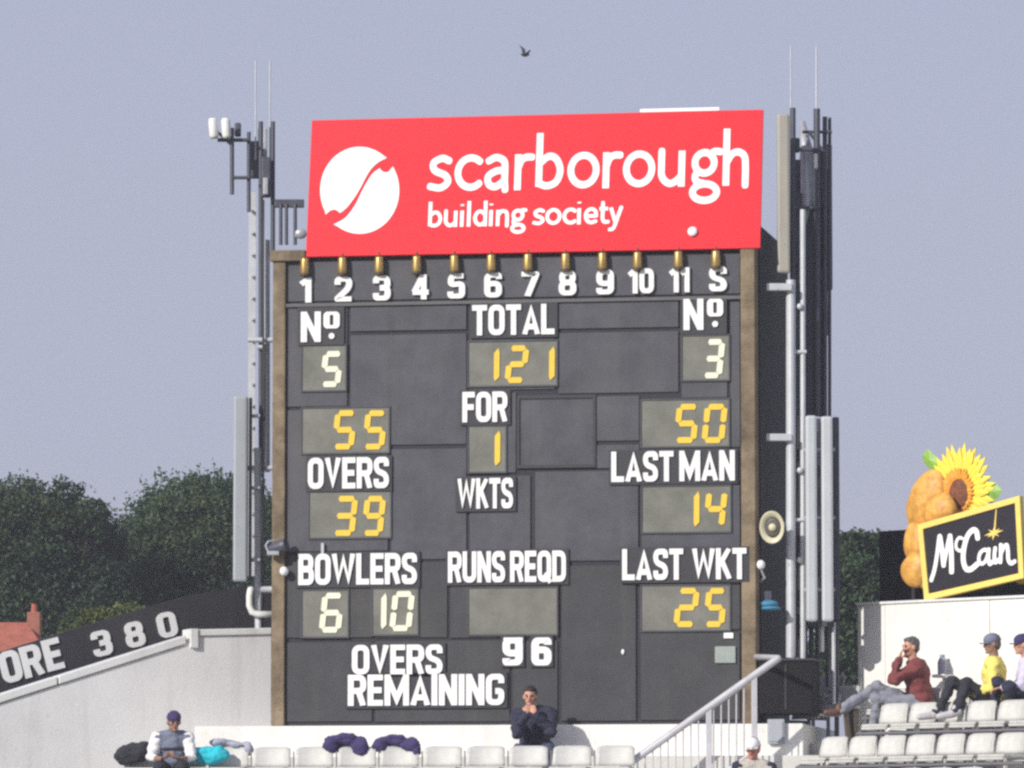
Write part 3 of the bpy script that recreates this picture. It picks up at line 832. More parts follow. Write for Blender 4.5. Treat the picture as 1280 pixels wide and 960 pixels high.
# drum aerials with their arm
for cx in (266.5, 282.5):
    d = part("drum_aerial", M_['radome'], lambda b, cx=cx: b.tube([V(cx-.5,148,YL-.3),V(cx-.5,151,YL-.3),V(cx+1,170,YL-.3),V(cx+1,173,YL-.3)], [.045,.06,.06,.045], 16), lm, smooth=True)
def arm(b):
    hbar(b, 272, 312, 175, YL-.15, .026); hbar(b, 290, 312, 222, YL-.15, .024)
    pole(b, 290, 160, 243, YL-.15, .028); pole(b, 311, 165, 265, YL-.1, .026)
    b.tube([V(272,165,YL-.25), V(288,180,YL-.15)], .02, 8)
part("outrigger", M_['dark_steel'], arm, lm)
part("junction_box", M_['dark_steel'], lambda b: pbox(b, 293, 153, 301, 170, YL-.1, .12), lm, bevel=.02)
def boxes(b):
    pbox(b, 309, 176, 325, 222, YL+.16, .14); pbox(b, 327, 196, 338, 246, YL-.08, .12)
    pbox(b, 322, 160, 330, 205, YL+.32, .12)
for q in ((309,176,325,222,.16,.14), (327,196,338,246,-.08,.12), (322,160,330,205,.32,.12)):
    part("radio_unit", M_['dark_steel'], lambda b, q=q: pbox(b, q[0], q[1], q[2], q[3], YL+q[4], q[5]), lm, bevel=.015)
part("radio_unit", M_['galv'], lambda b: pbox(b, 329, 160, 334, 196, YL+.2, .08), lm, bevel=.01)
part("radio_unit", M_['galv'], lambda b: pbox(b, 329, 222, 335, 243, YL-.15, .06), lm, bevel=.01)
pa = part("panel_aerial", M_['panel_grey'], lambda b: pbox(b, 291, 495, 310, 727, YL-.35, .16), lm, bevel=.03)
pb = MB(); pbox(pb, 310.4, 497, 315, 725, YL-.25, .10); o = pb.build("back_plate", M_['dark_steel']); o.parent = pa
bpy.context.view_layer.update(); o.matrix_parent_inverse = pa.matrix_world.inverted()
def mnt(b):
    for y in (520, 610, 700): hbar(b, 312, 325, y, YL-.18, .025)
part("mounting_clamp", M_['galv'], mnt, lm)

# roof rail behind the sign on the left
rr = empty("roof_guardrail", V(360, 305, 2.9), "short dark guard rail with a small dish between the left mast and red sign", "rail")
part("top_beam", M_['dark_steel'], lambda b: pbox(b, 343, 249, 380, 259, 2.9, .08), rr, bevel=.01)
for x in (351, 358, 369): part("rail_post", M_['dark_steel'], lambda b, x=x: pole(b, x, 255, 306, 2.9, .024), rr)
part("dish", M_['galv'], lambda b: (b.ell(V(376,292,2.75), (.08,.04,.07)), b.tube([V(369,295,2.85), V(380,295,2.8)], .02, 8)), rr, smooth=True)

YR = 0.42
rm = empty("telecom_mast", V(1005, 1050, YR), "cluttered right mast carrying long panel aerials beside the scoreboard", "mast")
part("panel_aerial", M_['panel_beige'], lambda b: pbox(b, 972, 142, 987, 341, YR-.78, .14), rm, bevel=.03)
part("pole", M_['dark_steel'], lambda b: pole(b, 991, 135, 372, YR-.2, .036), rm)
part("pole", M_['palesteel'], lambda b: pole(b, 988.5, 350, 822, YR-.68, .060), rm)
part("pole", M_['palesteel'], lambda b: pole(b, 1003.5, 262, 832, YR-.62, .036), rm)
part("pole", M_['dark_steel'], lambda b: pole(b, 997, 200, 822, YR+.1, .045), rm)
part("pole", M_['dark_steel'], lambda b: pole(b, 1021, 136, 520, YR-.1, .042), rm)
part("pole", M_['dark_steel'], lambda b: pole(b, 1031, 146, 520, YR+.05, .030), rm)
part("pole", M_['dark_steel'], lambda b: pole(b, 1037, 147, 560, YR+.12, .022), rm)
part("whip_aerial", M_['galv'], lambda b: pole(b, 988.5, 56, 150, YR-.2, .009, n=8), rm)
part("whip_aerial", M_['galv'], lambda b: pole(b, 1020.5, 58, 150, YR-.1, .011, n=8), rm)
part("panel_aerial", M_['dark_steel'], lambda b: pbox(b, 1017, 186, 1029, 352, YR+.25, .14), rm, bevel=.02)
part("panel_aerial", M_['dark_steel'], lambda b: pbox(b, 1029.5, 180, 1040, 362, YR+.2, .16), rm, bevel=.02)
part("panel_aerial", M_['galv'], lambda b: b.tube([V(1003,152,YR+.15),V(1008,190,YR+.1),V(1009,250,YR),V(1005,280,YR-.1)], [.035,.09,.085,.03], 14), rm, smooth=True)
for q in ((1008,252,1018,520,.1,.2), (1021,353,1032,520,.2,.15), (989,172,1000,190,-.15,.1), (992,240,1001,330,-.05,.1), (1009.5,205,1034,420,.36,.1)):
    part("radio_unit", M_['dark_steel'], lambda b, q=q: pbox(b, q[0], q[1], q[2], q[3], YR+q[4], q[5]), rm, bevel=.02)
part("radio_unit", M_['radome'], lambda b: pbox(b, 1017.5, 192, 1022, 211, YR-.3, .08), rm, bevel=.015)
part("outrigger", M_['dark_steel'], lambda b: hbar(b, 990, 1022, 187, YR-.15, .025), rm)
part("outrigger", M_['dark_steel'], lambda b: b.tube([V(1011,165,YR-.1), V(1030,190,YR-.1)], .02, 8), rm)
part("outrigger", M_['dark_steel'], lambda b: hbar(b, 1003, 1040, 165, YR, .02), rm)
part("outrigger", M_['dark_steel'], lambda b: hbar(b, 996, 1024, 260, YR-.15, .025), rm)
pa = part("panel_aerial", M_['panel_pale'], lambda b: pbox(b, 1008, 519, 1021, 777, YR-.85, .16), rm, bevel=.035)
pa = part("panel_aerial", M_['panel_pale'], lambda b: pbox(b, 1027.5, 520, 1041, 777, YR-.80, .16), rm, bevel=.035)
part("panel_aerial", M_['dark_steel'], lambda b: pbox(b, 1042, 521, 1049, 775, YR-.1, .2), rm, bevel=.02)
part("panel_aerial", M_['dark_steel'], lambda b: pbox(b, 1021.5, 523, 1027, 777, YR-.2, .1), rm)
for y in (358, 546): part("wall_bracket", M_['palesteel'], lambda b, y=y: pbox(b, 958, y-4, 990, y+5, YR-.80, .10), rm, bevel=.01)
for y in (383, 588, 700): part("clamp", M_['palesteel'], lambda b, y=y: b.ell(V(1000, y, YR-.68), (.04,.03,.04)), rm, smooth=True)
for y in (440, 650): part("cross_tie", M_['palesteel'], lambda b, y=y: hbar(b, 983, 1008, y, YR-.65, .025), rm)
def foot(b):
    pbox(b, 1009, 777, 1043, 783, YR-.42, .3)
    for x in (1014, 1022, 1035): pole(b, x, 780, 858, YR-.2, .03)
    pole(b, 1046, 775, 1000, YR, .03)
    hbar(b, 1009, 1046, 820, YR-.2, .025)
part("mast_foot", M_['dark_steel'], foot, rm)
part("feeder_pipe", M_['radome'], lambda b: pole(b, 1027, 783, 815, YR-.3, .03), rm)
part("feeder_pipe", M_['palesteel'], lambda b: pole(b, 1042, 778, 880, YR-.3, .025), rm)

def cable(x0, y0, x1, y1, Y, wob, par):
    pts = [V(x0+(x1-x0)*t+random.uniform(-wob, wob), y0+(y1-y0)*t, Y) for t in np.linspace(0, 1, 9)]
    part("cable", M_['hoard'], lambda b: b.tube(pts, .014, 8), par, smooth=True)
for q in ((994, 390, 995, 830), (1006.5, 470, 1008, 850), (998, 520, 1000, 860), (1024, 690, 1022, 870)): cable(*q, YR-.45, 1.0, rm)
for q in ((329, 250, 329, 760), (331, 430, 327, 790)): cable(*q, YL-.12, .8, lm)
for y in (560, 645, 735):
    part("clamp", M_['galv'], lambda b, y=y: pbox(b, 1005, y, 1044, y+4, YR-.72, .04), rm)

# equipment cabinet at the foot of the right side, and its small handrail
EC = frame(BOARD @ Vector((R0+.03, -0.05, 0)), R(-10))
ecb = empty("equipment_cabinet", EC, "low black equipment cabinet at the foot of the scoreboard side", "cabinet")
zt = inv(EC, 985, 826)[1]; zb0 = inv(EC, 985, 892)[1]; xr_ = inv(EC, 1016, 860)[0]
MB().box(0, 0, zb0, xr_, 0.7, zt).build("cabinet_body", mat("cabinet_black", (.014,.013,.014), .8, spec=.15), ecb, bevel=.015)
MB().box(-.0, -.02, zt+.001, xr_+.02, .72, zt+.03).build("cabinet_lid", M_['hoard'], ecb, bevel=.006)
MB().box(xr_*.5-.01, -.012, zb0+.05, xr_*.5+.01, -.001, zt-.05).build("door_seam", M_['hoard'], ecb)
x0_, z0_ = inv(EC, 960, 930, -.12); x1_, z1_ = inv(EC, 981, 899, -.12)  # solid grey panel added in place of a shadow on the plinth
gp = empty("shadow_panel", frame(EC @ Vector((0, -.12, 0)), R(-10)), "narrow grey panel in place of a shadow on the white plinth below the black cabinet", "panel")
MB().box(x0_, -.05, z0_, x1_, 0.0, z1_).build("panel_body", M_['panel_grey'], gp, bevel=.008)
MB().box(x0_+.02, -.062, z0_+.03, x1_-.02, -.0505, z1_-.03).build("panel_inset", M_['panel_grey'], gp, bevel=.004)

# ================================================================== STAIR HANDRAIL
HY = -1.6
hr_ = empty("stair_handrail", V(880, 1000, HY), "sloping white stair handrail with thin balusters in front of the scoreboard", "handrail")
hp = [V(690, 1023, HY), V(790, 952, HY), V(972, 823.5, HY)]
part("top_rail", M_['rail'], lambda b: b.tube(hp, .046, 14, round_=True), hr_, smooth=True)
lo = [p_ - Vector((0,0,1.0)) for p_ in hp]
part("lower_rail", M_['rail'], lambda b: b.tube([hp[0]-Vector((0,0,.92)), hp[0].lerp(hp[2], .895)-Vector((0,0,.92))], .02, 8), hr_)
def yline(x): return 952 + (x-790)*(823.5-952)/(972-790)
for x in (886, 943, 720):
    part("post", M_['rail'], lambda b, x=x: b.box(V(x,900,HY).x-.035, HY-.03, V(x, yline(x)+108, HY).z, V(x,900,HY).x+.035, HY+.03, V(x, yline(x)+2, HY).z), hr_, bevel=.006)
xk = 702.0
while xk < 946:
    if all(abs(xk-q) > 5 for q in (886, 943, 720)):
        part("baluster", M_['rail'], lambda b, x=xk: pole(b, x, yline(x)+3, yline(x)+92, HY, .009, n=8), hr_)
    xk += 9.5
part("end_bar", M_['rail'], lambda b: b.tube([V(972, 824, HY), V(973, 822, HY+.3), V(945, 821, HY+.8)], .035, 10), hr_, smooth=True)

# ================================================================== SEATS
def make_seat(width=0.50, steel=True):
    root = empty("stadium_seat", Matrix.Identity(4))
    w = width/2
    # back: curved shell with rounded top corners, facing -y
    def shell(n=10, m=6, h=0.25, thick=.018):
        vs, fs = [], []
        for side in (0, 1):
            for j in range(m+1):
                v = j/m
                for i in range(n+1):
                    u = i/n*2-1
                    ww = w*(0.97 - 0.05*v)
                    if v > .85: ww *= 1 - 0.05*((v-.85)/.15)**2
                    z = v*h - (abs(u)**6)*0.02*(v > .9)
                    y = 0.05*(u*u)*-1 + 0.03*v*v*2 + side*thick
                    vs.append((u*ww, y, z))
        N = (n+1)*(m+1)
        for j in range(m):
            for i in range(n):
                a = j*(n+1)+i
                fs.append((a, a+1, a+n+2, a+n+1)); fs.append((N+a+1, N+a, N+a+n+1, N+a+n+2))
        for j in range(m):
            a = j*(n+1); fs.append((a, a+n+1, N+a+n+1, N+a)); a += n; fs.append((a+n+1, a, N+a, N+a+n+1))
        for i in range(n):
            fs.append((i+1, i, N+i, N+i+1)); a = m*(n+1)+i; fs.append((a, a+1, N+a+1, N+a))
        return vs, fs
    vs, fs = shell()
    mb = MB(); mb.add([(x, y+.20, z+.03) for x, y, z in vs], fs); mb.build("backrest", M_['seat'], root, smooth=True)
    pn = MB()
    pn.prism([(-w*.9,-.02),(-w*.94,.0),(-w*.9,.015),(w*.9,.015),(w*.94,0),(w*.9,-.02)], -.20, .215)
    pn.prism([(-w*.9,-.055),(-w*.9,-.021),(w*.9,-.021),(w*.9,-.055)], -.215, -.19)
    pn.build("seat_pan", M_['seat'], root, bevel=.008)
    br = MB()
    br.box(-w-.016, -.20, -.16, -w+.020, .14, -.062); br.box(-w-.012, .12, -.42, -w+.006, .17, -.03); br.box(-w-.014, .16, -.03, -w-.001, .19, .22)
    br.build("bracket", M_['seat_steel'], root)
    return root
proto = make_seat()
used_proto = [False]
def seat_at(M, label, group):
    if not used_proto[0]:
        s_ = proto; used_proto[0] = True
    else:
        s_ = copy_tree(proto)
    s_.matrix_world = M
    jit = random.uniform(-.03, .03)
    s_.matrix_world = M @ Matrix.Rotation(jit, 4, 'Z')
    tag(s_, label, "seat", group)
    return s_
# row below the scoreboard
SB_Y, SB_Z = -1.62, zrel(2.955)
pitch = 0.535
xs0 = bx(658, 950, SB_Y)[0]
for k in range(-9, 3):
    x_ = xs0 + k*pitch
    seat_at(BOARD @ Matrix.Translation((x_, SB_Y, SB_Z)), "cream plastic seat in the row below the scoreboard plinth", "seats in the row below the scoreboard")
mb = MB().tube([(xs0-9.5*pitch, SB_Y-.02, SB_Z-.10), (xs0+2.6*pitch, SB_Y-.02, SB_Z-.10)], .028, 10)
o = mb.build("seat_beam", M_['seat_steel']); o.matrix_world = BOARD
tag(o, "grey steel beam carrying the seat row below the scoreboard", "beam")
# right terrace rows
rowdesc = [("topmost row, where the men sit", 888, -.60, 1112), ("second row, below the seated men", 907, -1.30, 1106), ("third row, starting below the burgundy man", 949, -2.06, 1030), ("lowest row at the bottom edge", 991, -2.82, 1012)]
for r_, (dsc, ppy, y_, px0) in enumerate(rowdesc):
    xst, z_ = inv(RIGHT, px0, ppy, y_)
    n = 0
    while xst + n*.468 < 4.4:
        seat_at(RIGHT @ Matrix.Translation((xst+n*.468, y_, z_)) @ Matrix.Diagonal((.895, 1, 1, 1)), "white plastic seat on the right terrace, " + dsc, "seats on the right terrace, " + dsc.split(",")[0])
        n += 1
    mb = MB().tube([(xst-.28, y_-.19, z_-.10), (4.6, y_-.19, z_-.10)], .022, 10)
    o = mb.build("seat_beam", M_['seat_steel']); o.matrix_world = RIGHT
    tag(o, "grey steel beam under the right terrace seats, " + dsc, "beam")
for (px, py) in ((1026, 845), (1044, 858), (1020, 868)):
    p_ = V(px, py+26, .75 if py < 850 else .35)
    seat_at(Matrix.Translation(p_) @ Matrix.Rotation(R(-45), 4, 'Z'), "pale worn seat huddled at the foot of the right mast", "worn seats by the mast foot")

# ================================================================== TREES AND FAR HOUSE
def leaf_mat(name, a, b, c):
    m = bpy.data.materials.new(name); m.use_nodes = True
    n, l = m.node_tree.nodes, m.node_tree.links
    bs = n["Principled BSDF"]; bs.inputs["Roughness"].default_value = 0.6
    bs.inputs["Specular IOR Level"].default_value = 0.25
    g = n.new("ShaderNodeNewGeometry"); tc = n.new("ShaderNodeTexCoord")
    nt = n.new("ShaderNodeTexNoise"); nt.inputs["Scale"].default_value = 0.55; nt.inputs["Detail"].default_value = 5  # broad noise puts lit and shaded clumps into the leaf colour
    l.new(tc.outputs["Object"], nt.inputs["Vector"])
    ad = n.new("ShaderNodeMath"); ad.operation = 'MULTIPLY_ADD'
    ad.inputs[1].default_value = 0.14
    l.new(g.outputs["Random Per Island"], ad.inputs[0])
    sb_ = n.new("ShaderNodeMath"); sb_.operation = 'SUBTRACT'; sb_.inputs[1].default_value = 0.07
    l.new(nt.outputs[0], sb_.inputs[0]); l.new(sb_.outputs[0], ad.inputs[2])
    cr = n.new("ShaderNodeValToRGB"); e = cr.color_ramp.elements
    e[0].position, e[0].color = .28, (*a, 1); e[1].position, e[1].color = .78, (*c, 1)
    k = e.new(.52); k.color = (*b, 1)
    l.new(ad.outputs[0], cr.inputs[0]); l.new(cr.outputs[0], bs.inputs["Base Color"])
    tr = n.new("ShaderNodeBsdfTranslucent"); l.new(cr.outputs[0], tr.inputs[0])
    mx = n.new("ShaderNodeMixShader"); mx.inputs[0].default_value = 0.25
    l.new(bs.outputs[0], mx.inputs[1]); l.new(tr.outputs[0], mx.inputs[2])
    l.new(mx.outputs[0], n["Material Output"].inputs[0])
    return m
LEAF1 = leaf_mat("leaves_dark", (.020,.038,.027), (.050,.088,.046), (.098,.124,.062))
LEAF2 = leaf_mat("leaves_mid", (.028,.050,.032), (.062,.106,.053), (.110,.138,.066))
def tree(name, base, lobes, nleaf, lsize, lm_, label, cat="tree", group=None):
    """lobes: (centre offset, radius) in metres above the base"""
    root = empty(name, base, label, cat, group)
    top = max(l[0][2] for l in lobes)
    tb = MB()
    tb.tube([(0,0,-.1),(.05,0,top*.3),(-.04,.05,top*.55),(0,0,top*.9)], [.28,.22,.15,.05], 10)
    for c, r_ in lobes:
        tb.tube([(0,0,top*.3),(c[0]*.5,c[1]*.5,max(c[2]*.65, top*.32)),(c[0],c[1],c[2]+r_*.3)], [.11,.07,.02], 7)
    tb.build("trunk", M_['bark'], root)
    vols = np.array([r_**2.2 for _, r_ in lobes]); vols /= vols.sum()
    pts = []
    # clumps inside the lobes
    ncl = nleaf // 45
    for _ in range(ncl):
        c, r_ = lobes[rng.choice(len(lobes), p=vols)]
        d = rng.normal(size=3); d /= np.linalg.norm(d)
        rad = r_ * (0.45 + 0.60*rng.random()**0.6)
        cc = np.array(c) + d*rad*np.array((1, 1, .92))
        s = r_*0.085 + 0.10*rng.random()
        pts.append(cc + rng.normal(size=(45, 3))*np.array((s, s, s*.7)))
    P = np.concatenate(pts); n = len(P)
    t = rng.normal(size=(n, 3)); t /= np.linalg.norm(t, axis=1)[:, None]
    q = np.cross(t, rng.normal(size=(n, 3))); q /= np.linalg.norm(q, axis=1)[:, None]
    sz = (lsize*(.6+.8*rng.random(n)))[:, None]
    Vv = np.stack([P-t*sz, P+q*sz*.55-t*sz*.1, P+t*sz, P-q*sz*.55-t*sz*.1], 1).reshape(-1, 3)
    me = bpy.data.meshes.new("crown")
    me.vertices.add(len(Vv)); me.vertices.foreach_set("co", Vv.ravel())
    me.loops.add(4*n); me.loops.foreach_set("vertex_index", np.arange(4*n))
    me.polygons.add(n); me.polygons.foreach_set("loop_start", np.arange(0, 4*n, 4)); me.polygons.foreach_set("loop_total", np.full(n, 4))
    me.update(); me.materials.append(lm_)
    o = bpy.data.objects.new("crown", me); COL.objects.link(o); o.parent = root
    return root
def lobes_px(base, Y, spec):
    out = []
    for px, py, r_ in spec:
        p_ = at(px, py, Y)
        out.append(((p_.x-base.x, random.uniform(-.8, .8), p_.z-base.z), r_*(Y+70)/7000.0))
    return out
TY = 40.0
g0 = lambda px, Y: Vector((at(px, 600, Y).x, Y, 0.0))
bb = g0(50, TY)
tree("broadleaf_tree", bb, lobes_px(bb, TY, [(45,690,84),(-30,690,82),(92,690,66),(0,790,100),(90,780,84),(20,660,62),(112,735,50),(128,700,26),(70,632,34),(20,640,30),(118,652,24),(-80,740,90),(60,870,90)]), 130000, .045, LEAF1,
     "dark rounded tree at the left picture edge beyond the black hoarding")
bb = g0(240, TY+3)
tree("broadleaf_tree", bb, lobes_px(bb, TY+3, [(240,665,76),(190,700,66),(290,670,72),(330,700,74),(225,770,92),(310,780,92),(165,770,62),(262,640,54),(205,645,26),(300,625,34),(178,668,26),(250,860,90)]), 130000, .045, LEAF2,
     "mid green rounded tree between the dark tree and left mast")
bb = g0(1075, TY-8)
tree("broadleaf_tree", bb, lobes_px(bb, TY-8, [(1076,706,30),(1060,725,34),(1088,740,36),(1040,750,40),(1078,770,44),(1088,684,17),(1066,684,18),(1060,830,50)]), 45000, .05, LEAF2,
     "small green tree between the right mast and dark hoarding")
# bushes along the hoarding top
bb = g0(130, 22)
tree("hedge_shrub", bb, lobes_px(bb, 22, [(150,775,20),(125,790,22),(100,805,24),(170,775,18),(140,815,40),(110,870,50)]), 14000, .04, leaf_mat("leaves_pale", (.06,.085,.03), (.10,.13,.04), (.18,.19,.06)),
     "low yellowish shrub peeping over the black hoarding by the 380", "shrub")

hb = at(15, 800, 25)
hs_ = empty("brick_house", Vector((hb.x-1.2, 25, 0)), "red tiled house roof with a chimney, peeping over the hoarding at far left", "house")
zr = at(20, 776, 25).z; ze = at(20, 830, 25).z
ROOF = MB()
ROOF.add([(-3.5,-1.6,ze),(2.0,-1.6,ze),(1.4,0.6,zr),(-3.5,0.6,zr),(-3.5,2.8,ze),(2.0,2.8,ze)], [(0,1,2,3),(3,2,5,4),(1,5,2),(0,3,4),(0,4,5,1)])
ro = ROOF.build("roof", M_['tile'], hs_)
MB().box(-3.3, -1.4, 0, 1.8, 2.6, ze-.01).build("wall", M_['brick'], hs_)
cx_ = at(40, 770, 25).x - hs_.location.x
MB().box(cx_-.11, .3, ze+.1, cx_+.11, .62, at(40, 764, 25).z).build("chimney", M_['brick'], ro, bevel=.01)
MB().lathe((cx_, .46, at(40, 764, 25).z), [(.06,0),(.05,.13),(.06,.15)], 12).build("chimney_pot", M_['tile'], ro)

# ================================================================== RIGHT HOARDING AND POTATO SIGN
HO = frame(RIGHT @ Vector((0, 1.0, 0)), R(-45))
ho = empty("dark_hoarding", HO, "plain near-black hoarding standing on the white wall behind the potato sign", "hoarding")
def hx(px, py, yd=0.0): return inv(HO, px, py, yd)
x0_ = hx(1099, 700)[0]; zt = hx(1099, 664)[1]; zb0 = hx(1099, 770)[1]
MB().box(x0_, 0, zb0-.5, x0_+6, .08, zt).build("hoarding_board", M_['hoard'], ho, bevel=.008)
MB().box(x0_+.3, .082, zb0-3, x0_+.4, .2, zt-.1).box(x0_+2.6, .082, zb0-3, x0_+2.7, .2, zt-.1).build("hoarding_post", M_['dark_steel'], ho)
_mx, _mz = rx(1215, 690, .22)
MCM = frame(RIGHT @ Vector((_mx, .22, _mz)), R(-38))
mc = empty("potato_sign", MCM, "tilted yellow framed sign with potatoes and a sunflower rising behind it", "sign")
def mx_(px, py, yd=0.0): return inv(MCM, px, py, yd)
def zx(x, y, yd=0.0): return mx_(1040+x/4, 540+y/4, yd)
cs = [mx_(1154.5, 659), mx_(1276, 624.5), mx_(1281, 720), mx_(1162.5, 747)]
MB().prism(cs, -.06, .02).build("name_panel", M_['mcc'], mc)
fr = MB(); fr.stroke(cs, .075, -.085, -.0, closed=True); fr.build("panel_frame", M_['gold'], mc, bevel=.008)
lt = MB()
def scr(pts, w, i=[0]):
    P = [zx(*p_) for p_ in cat_rom(pts, 6)]
    i[0] += 1
    lt.stroke(P, w, -.072-.0007*(i[0] % 6), -.0595, caps='round')
scr([(512,742),(528,690),(542,610),(552,530),(556,524)], [.04]*12+[.07]*13 if False else .056)
scr([(556,526),(566,590),(572,650),(574,668)], .066)
scr([(574,668),(586,610),(600,540),(606,522)], .056)
scr([(606,522),(612,590),(614,660),(614,700)], .070)
scr([(668,534),(652,530),(638,552),(638,582),(656,596),(670,586)], .040)
scr([(744,532),(738,500),(720,492),(694,520),(676,580),(672,640),(684,682),(708,688),(742,662)], .070)
scr([(796,598),(778,590),(756,608),(750,642),(762,660),(782,648),(796,612)], .048)
scr([(800,588),(798,630),(804,660),(820,650)], .054)
scr([(832,582),(828,620),(832,652),(850,640)], .054)
scr([(860,566),(860,610),(858,652)], .054)
scr([(860,610),(874,580),(890,568),(896,600),(898,640),(912,658),(930,648)], .054)
lt.build("lettering", M_['signwhite'], mc)
st = MB()
cxs, czs = zx(824, 506)
def star(dx, dz, w, k):
    L = math.hypot(dx, dz); nx_, nz_ = -dz/L*w, dx/L*w
    st.prism([(cxs-dx, czs-dz), (cxs+nx_, czs+nz_), (cxs+dx, czs+dz), (cxs-nx_, czs-nz_)], -.070-.0008*k, -.0595)
star(.145, .03, .024, 0); star(.015, .09, .026, 1); star(.09, .055, .020, 2); star(-.08, .045, .018, 3)
a_, b_ = zx(836, 388), zx(828, 490)
st.prism([(a_[0]-.006, a_[1]), (a_[0]+.006, a_[1]), (b_[0]+.012, b_[1]), (b_[0]-.012, b_[1])], -.0695, -.0595)
st.build("star_mark", M_['gold'], mc)
# potatoes
def lumpy(name, x, y, rx_, rz_, rot, yd, m, amp=.07):
    c = zx(x, y, yd)
    mb = MB().ell((0,0,0), (rx_, min(rx_, rz_)*.55, rz_), nu=36, nv=24)
    out = []
    for v in mb.v:
        p_ = Vector(v); nn = mnoise.noise(p_*4.5+Vector((x*.01, y*.01, 3)))
        p_ = p_*(1+amp*nn*2)
        p_ = Matrix.Rotation(R(rot), 3, 'Y') @ p_
        out.append((c[0]+p_.x, yd+p_.y, c[1]+p_.z))
    mb.v = out
    return mb.build(name, m, mc, smooth=True)
lumpy("potato", 470, 345, .25, .43, 20, .36, M_['potato'])
lumpy("potato", 540, 392, .235, .24, 40, .17, M_['potato'])
lumpy("potato", 428, 560, .20, .27, -8, .22, M_['potato'])
lumpy("potato", 420, 690, .22, .23, 0, .16, M_['potato'])
lumpy("potato", 470, 700, .20, .22, 0, .20, M_['potato'])
lumpy("potato", 955, 640, .20, .30, 10, .22, M_['potato'])
# sunflower
fc = zx(632, 300, .37)
def petals(n, r0, r1, wd, yd, m, name, ph=0.0):
    mb = MB()
    for k in range(n):
        a = 2*math.pi*(k+ph)/n + random.uniform(-.05, .05)
        L = r1*random.uniform(.92, 1.06)
        ca, sa = math.cos(a), math.sin(a)
        prof = [(r0, wd*.5), (r0+(L-r0)*.35, wd), (r0+(L-r0)*.7, wd*.72), (L, .004)]
        vs = []
        for i, (r_, w_) in enumerate(prof):
            dy = -.02*math.sin(i/3*math.pi) + random.uniform(-.004, .004)
            for sgn in (-1, 0, 1):
                X = r_*ca - sgn*w_*sa; Z = r_*sa + sgn*w_*ca
                vs.append((fc[0]+X*.86, yd+dy-(.008 if sgn == 0 else 0)+.0011*(k % 7), fc[1]+Z))
        nv = len(vs)
        vs += [(x, y+.006, z) for x, y, z in vs]
        fs = []
        for i in range(3):
            for j in range(2):
                a0_ = i*3+j
                fs.append((a0_, a0_+1, a0_+4, a0_+3)); fs.append((nv+a0_+1, nv+a0_, nv+a0_+3, nv+a0_+4))
            fs.append((i*3, i*3+3, nv+i*3+3, nv+i*3)); fs.append((i*3+5, i*3+2, nv+i*3+2, nv+i*3+5))
        fs.append((2, 0, nv, nv+2))
        mb.add(vs, fs)
    return mb.build(name, m, mc)
petals(36, .20, .60, .066, .40, M_['petal'], "petals")
petals(32, .18, .53, .062, .375, M_['petal'], "petals", .5)
petals(34, .13, .31, .032, .345, M_['petal_in'], "petals", .3)
MB().ell((fc[0]+.03, .345, fc[1]-.03), (.150, .06, .20), nu=28, nv=16).build("flower_disc", M_['disc'], mc, smooth=True)
def leaf(pts, yd):
    mb = MB(); P = [zx(*q, yd) for q in pts]; c = (sum(q[0] for q in P)/len(P), sum(q[1] for q in P)/len(P))
    n = len(P)
    vs = [(c[0], yd-.035, c[1])] + [(q[0], yd, q[1]) for q in P] + [(c[0], yd+.01, c[1])]
    fs = [(0, i+1, (i+1) % n+1) for i in range(n)] + [(n+1, (i+1) % n+1, i+1) for i in range(n)]
    mb.add(vs, fs); mb.build("leaf", M_['leaf_sign'], mc)
leaf([(520,190),(480,180),(458,150),(452,115),(480,85),(505,110),(530,130),(545,165)], .42)
leaf([(760,350),(765,280),(780,245),(815,250),(850,290),(835,325),(800,355)], .42)
MB().box(-.06, .42, -1.1, .04, .48, -.2).box(.5, .42, -1.1, .58, .48, -.1).build("sign_post", M_['dark_steel'], mc)

# ------------------------------------------------------------------ haze
hz = MB().box(-900, -110, -1.0, 900, 500, 40.0)
hm = bpy.data.materials.new("haze_air"); hm.use_nodes = True
hm.node_tree.nodes.clear()
ho_ = hm.node_tree.nodes.new("ShaderNodeOutputMaterial")
pv_ = hm.node_tree.nodes.new("ShaderNodeVolumePrincipled")
pv_.inputs["Color"].default_value = (0.86, 0.88, 1.0, 1)
pv_.inputs["Density"].default_value = HAZE
pv_.inputs["Anisotropy"].default_value = 0.0
hm.node_tree.links.new(pv_.outputs[0], ho_.inputs["Volume"])
tag(hz.build("haze", hm), kind="stuff")

# ================================================================== PEOPLE
def remeshed(mb, name, m, par, voxel, sm=4, disp=0.0, dscale=9.0):
    o = mb.build(name, None)
    rm_ = o.modifiers.new("r", 'REMESH'); rm_.mode = 'VOXEL'; rm_.voxel_size = voxel
    s = o.modifiers.new("s", 'SMOOTH'); s.iterations = sm; s.factor = .5
    dg = bpy.context.evaluated_depsgraph_get()
    me = bpy.data.meshes.new_from_object(o.evaluated_get(dg))
    bpy.data.objects.remove(o)
    me.name = name
    if disp > 0:
        n = len(me.vertices); co = np.empty(n*3); me.vertices.foreach_get("co", co)
        no = np.empty(n*3); me.vertices.foreach_get("normal", no)
        co = co.reshape(-1, 3); no = no.reshape(-1, 3)
        sc_ = np.array((dscale, dscale, dscale*1.6))
        d = np.array([mnoise.noise(Vector(p_*sc_)) + .45*abs(mnoise.noise(Vector(p_*sc_*2.3))) for p_ in co])
        co += no*(d*disp)[:, None]
        me.vertices.foreach_set("co", co.ravel())
    me.materials.clear(); me.materials.append(m)
    me.polygons.foreach_set("use_smooth", [True]*len(me.polygons)); me.update()
    o = bpy.data.objects.new(name, me); COL.objects.link(o); o.parent = par
    return o
def vv(*a): return Vector(a)
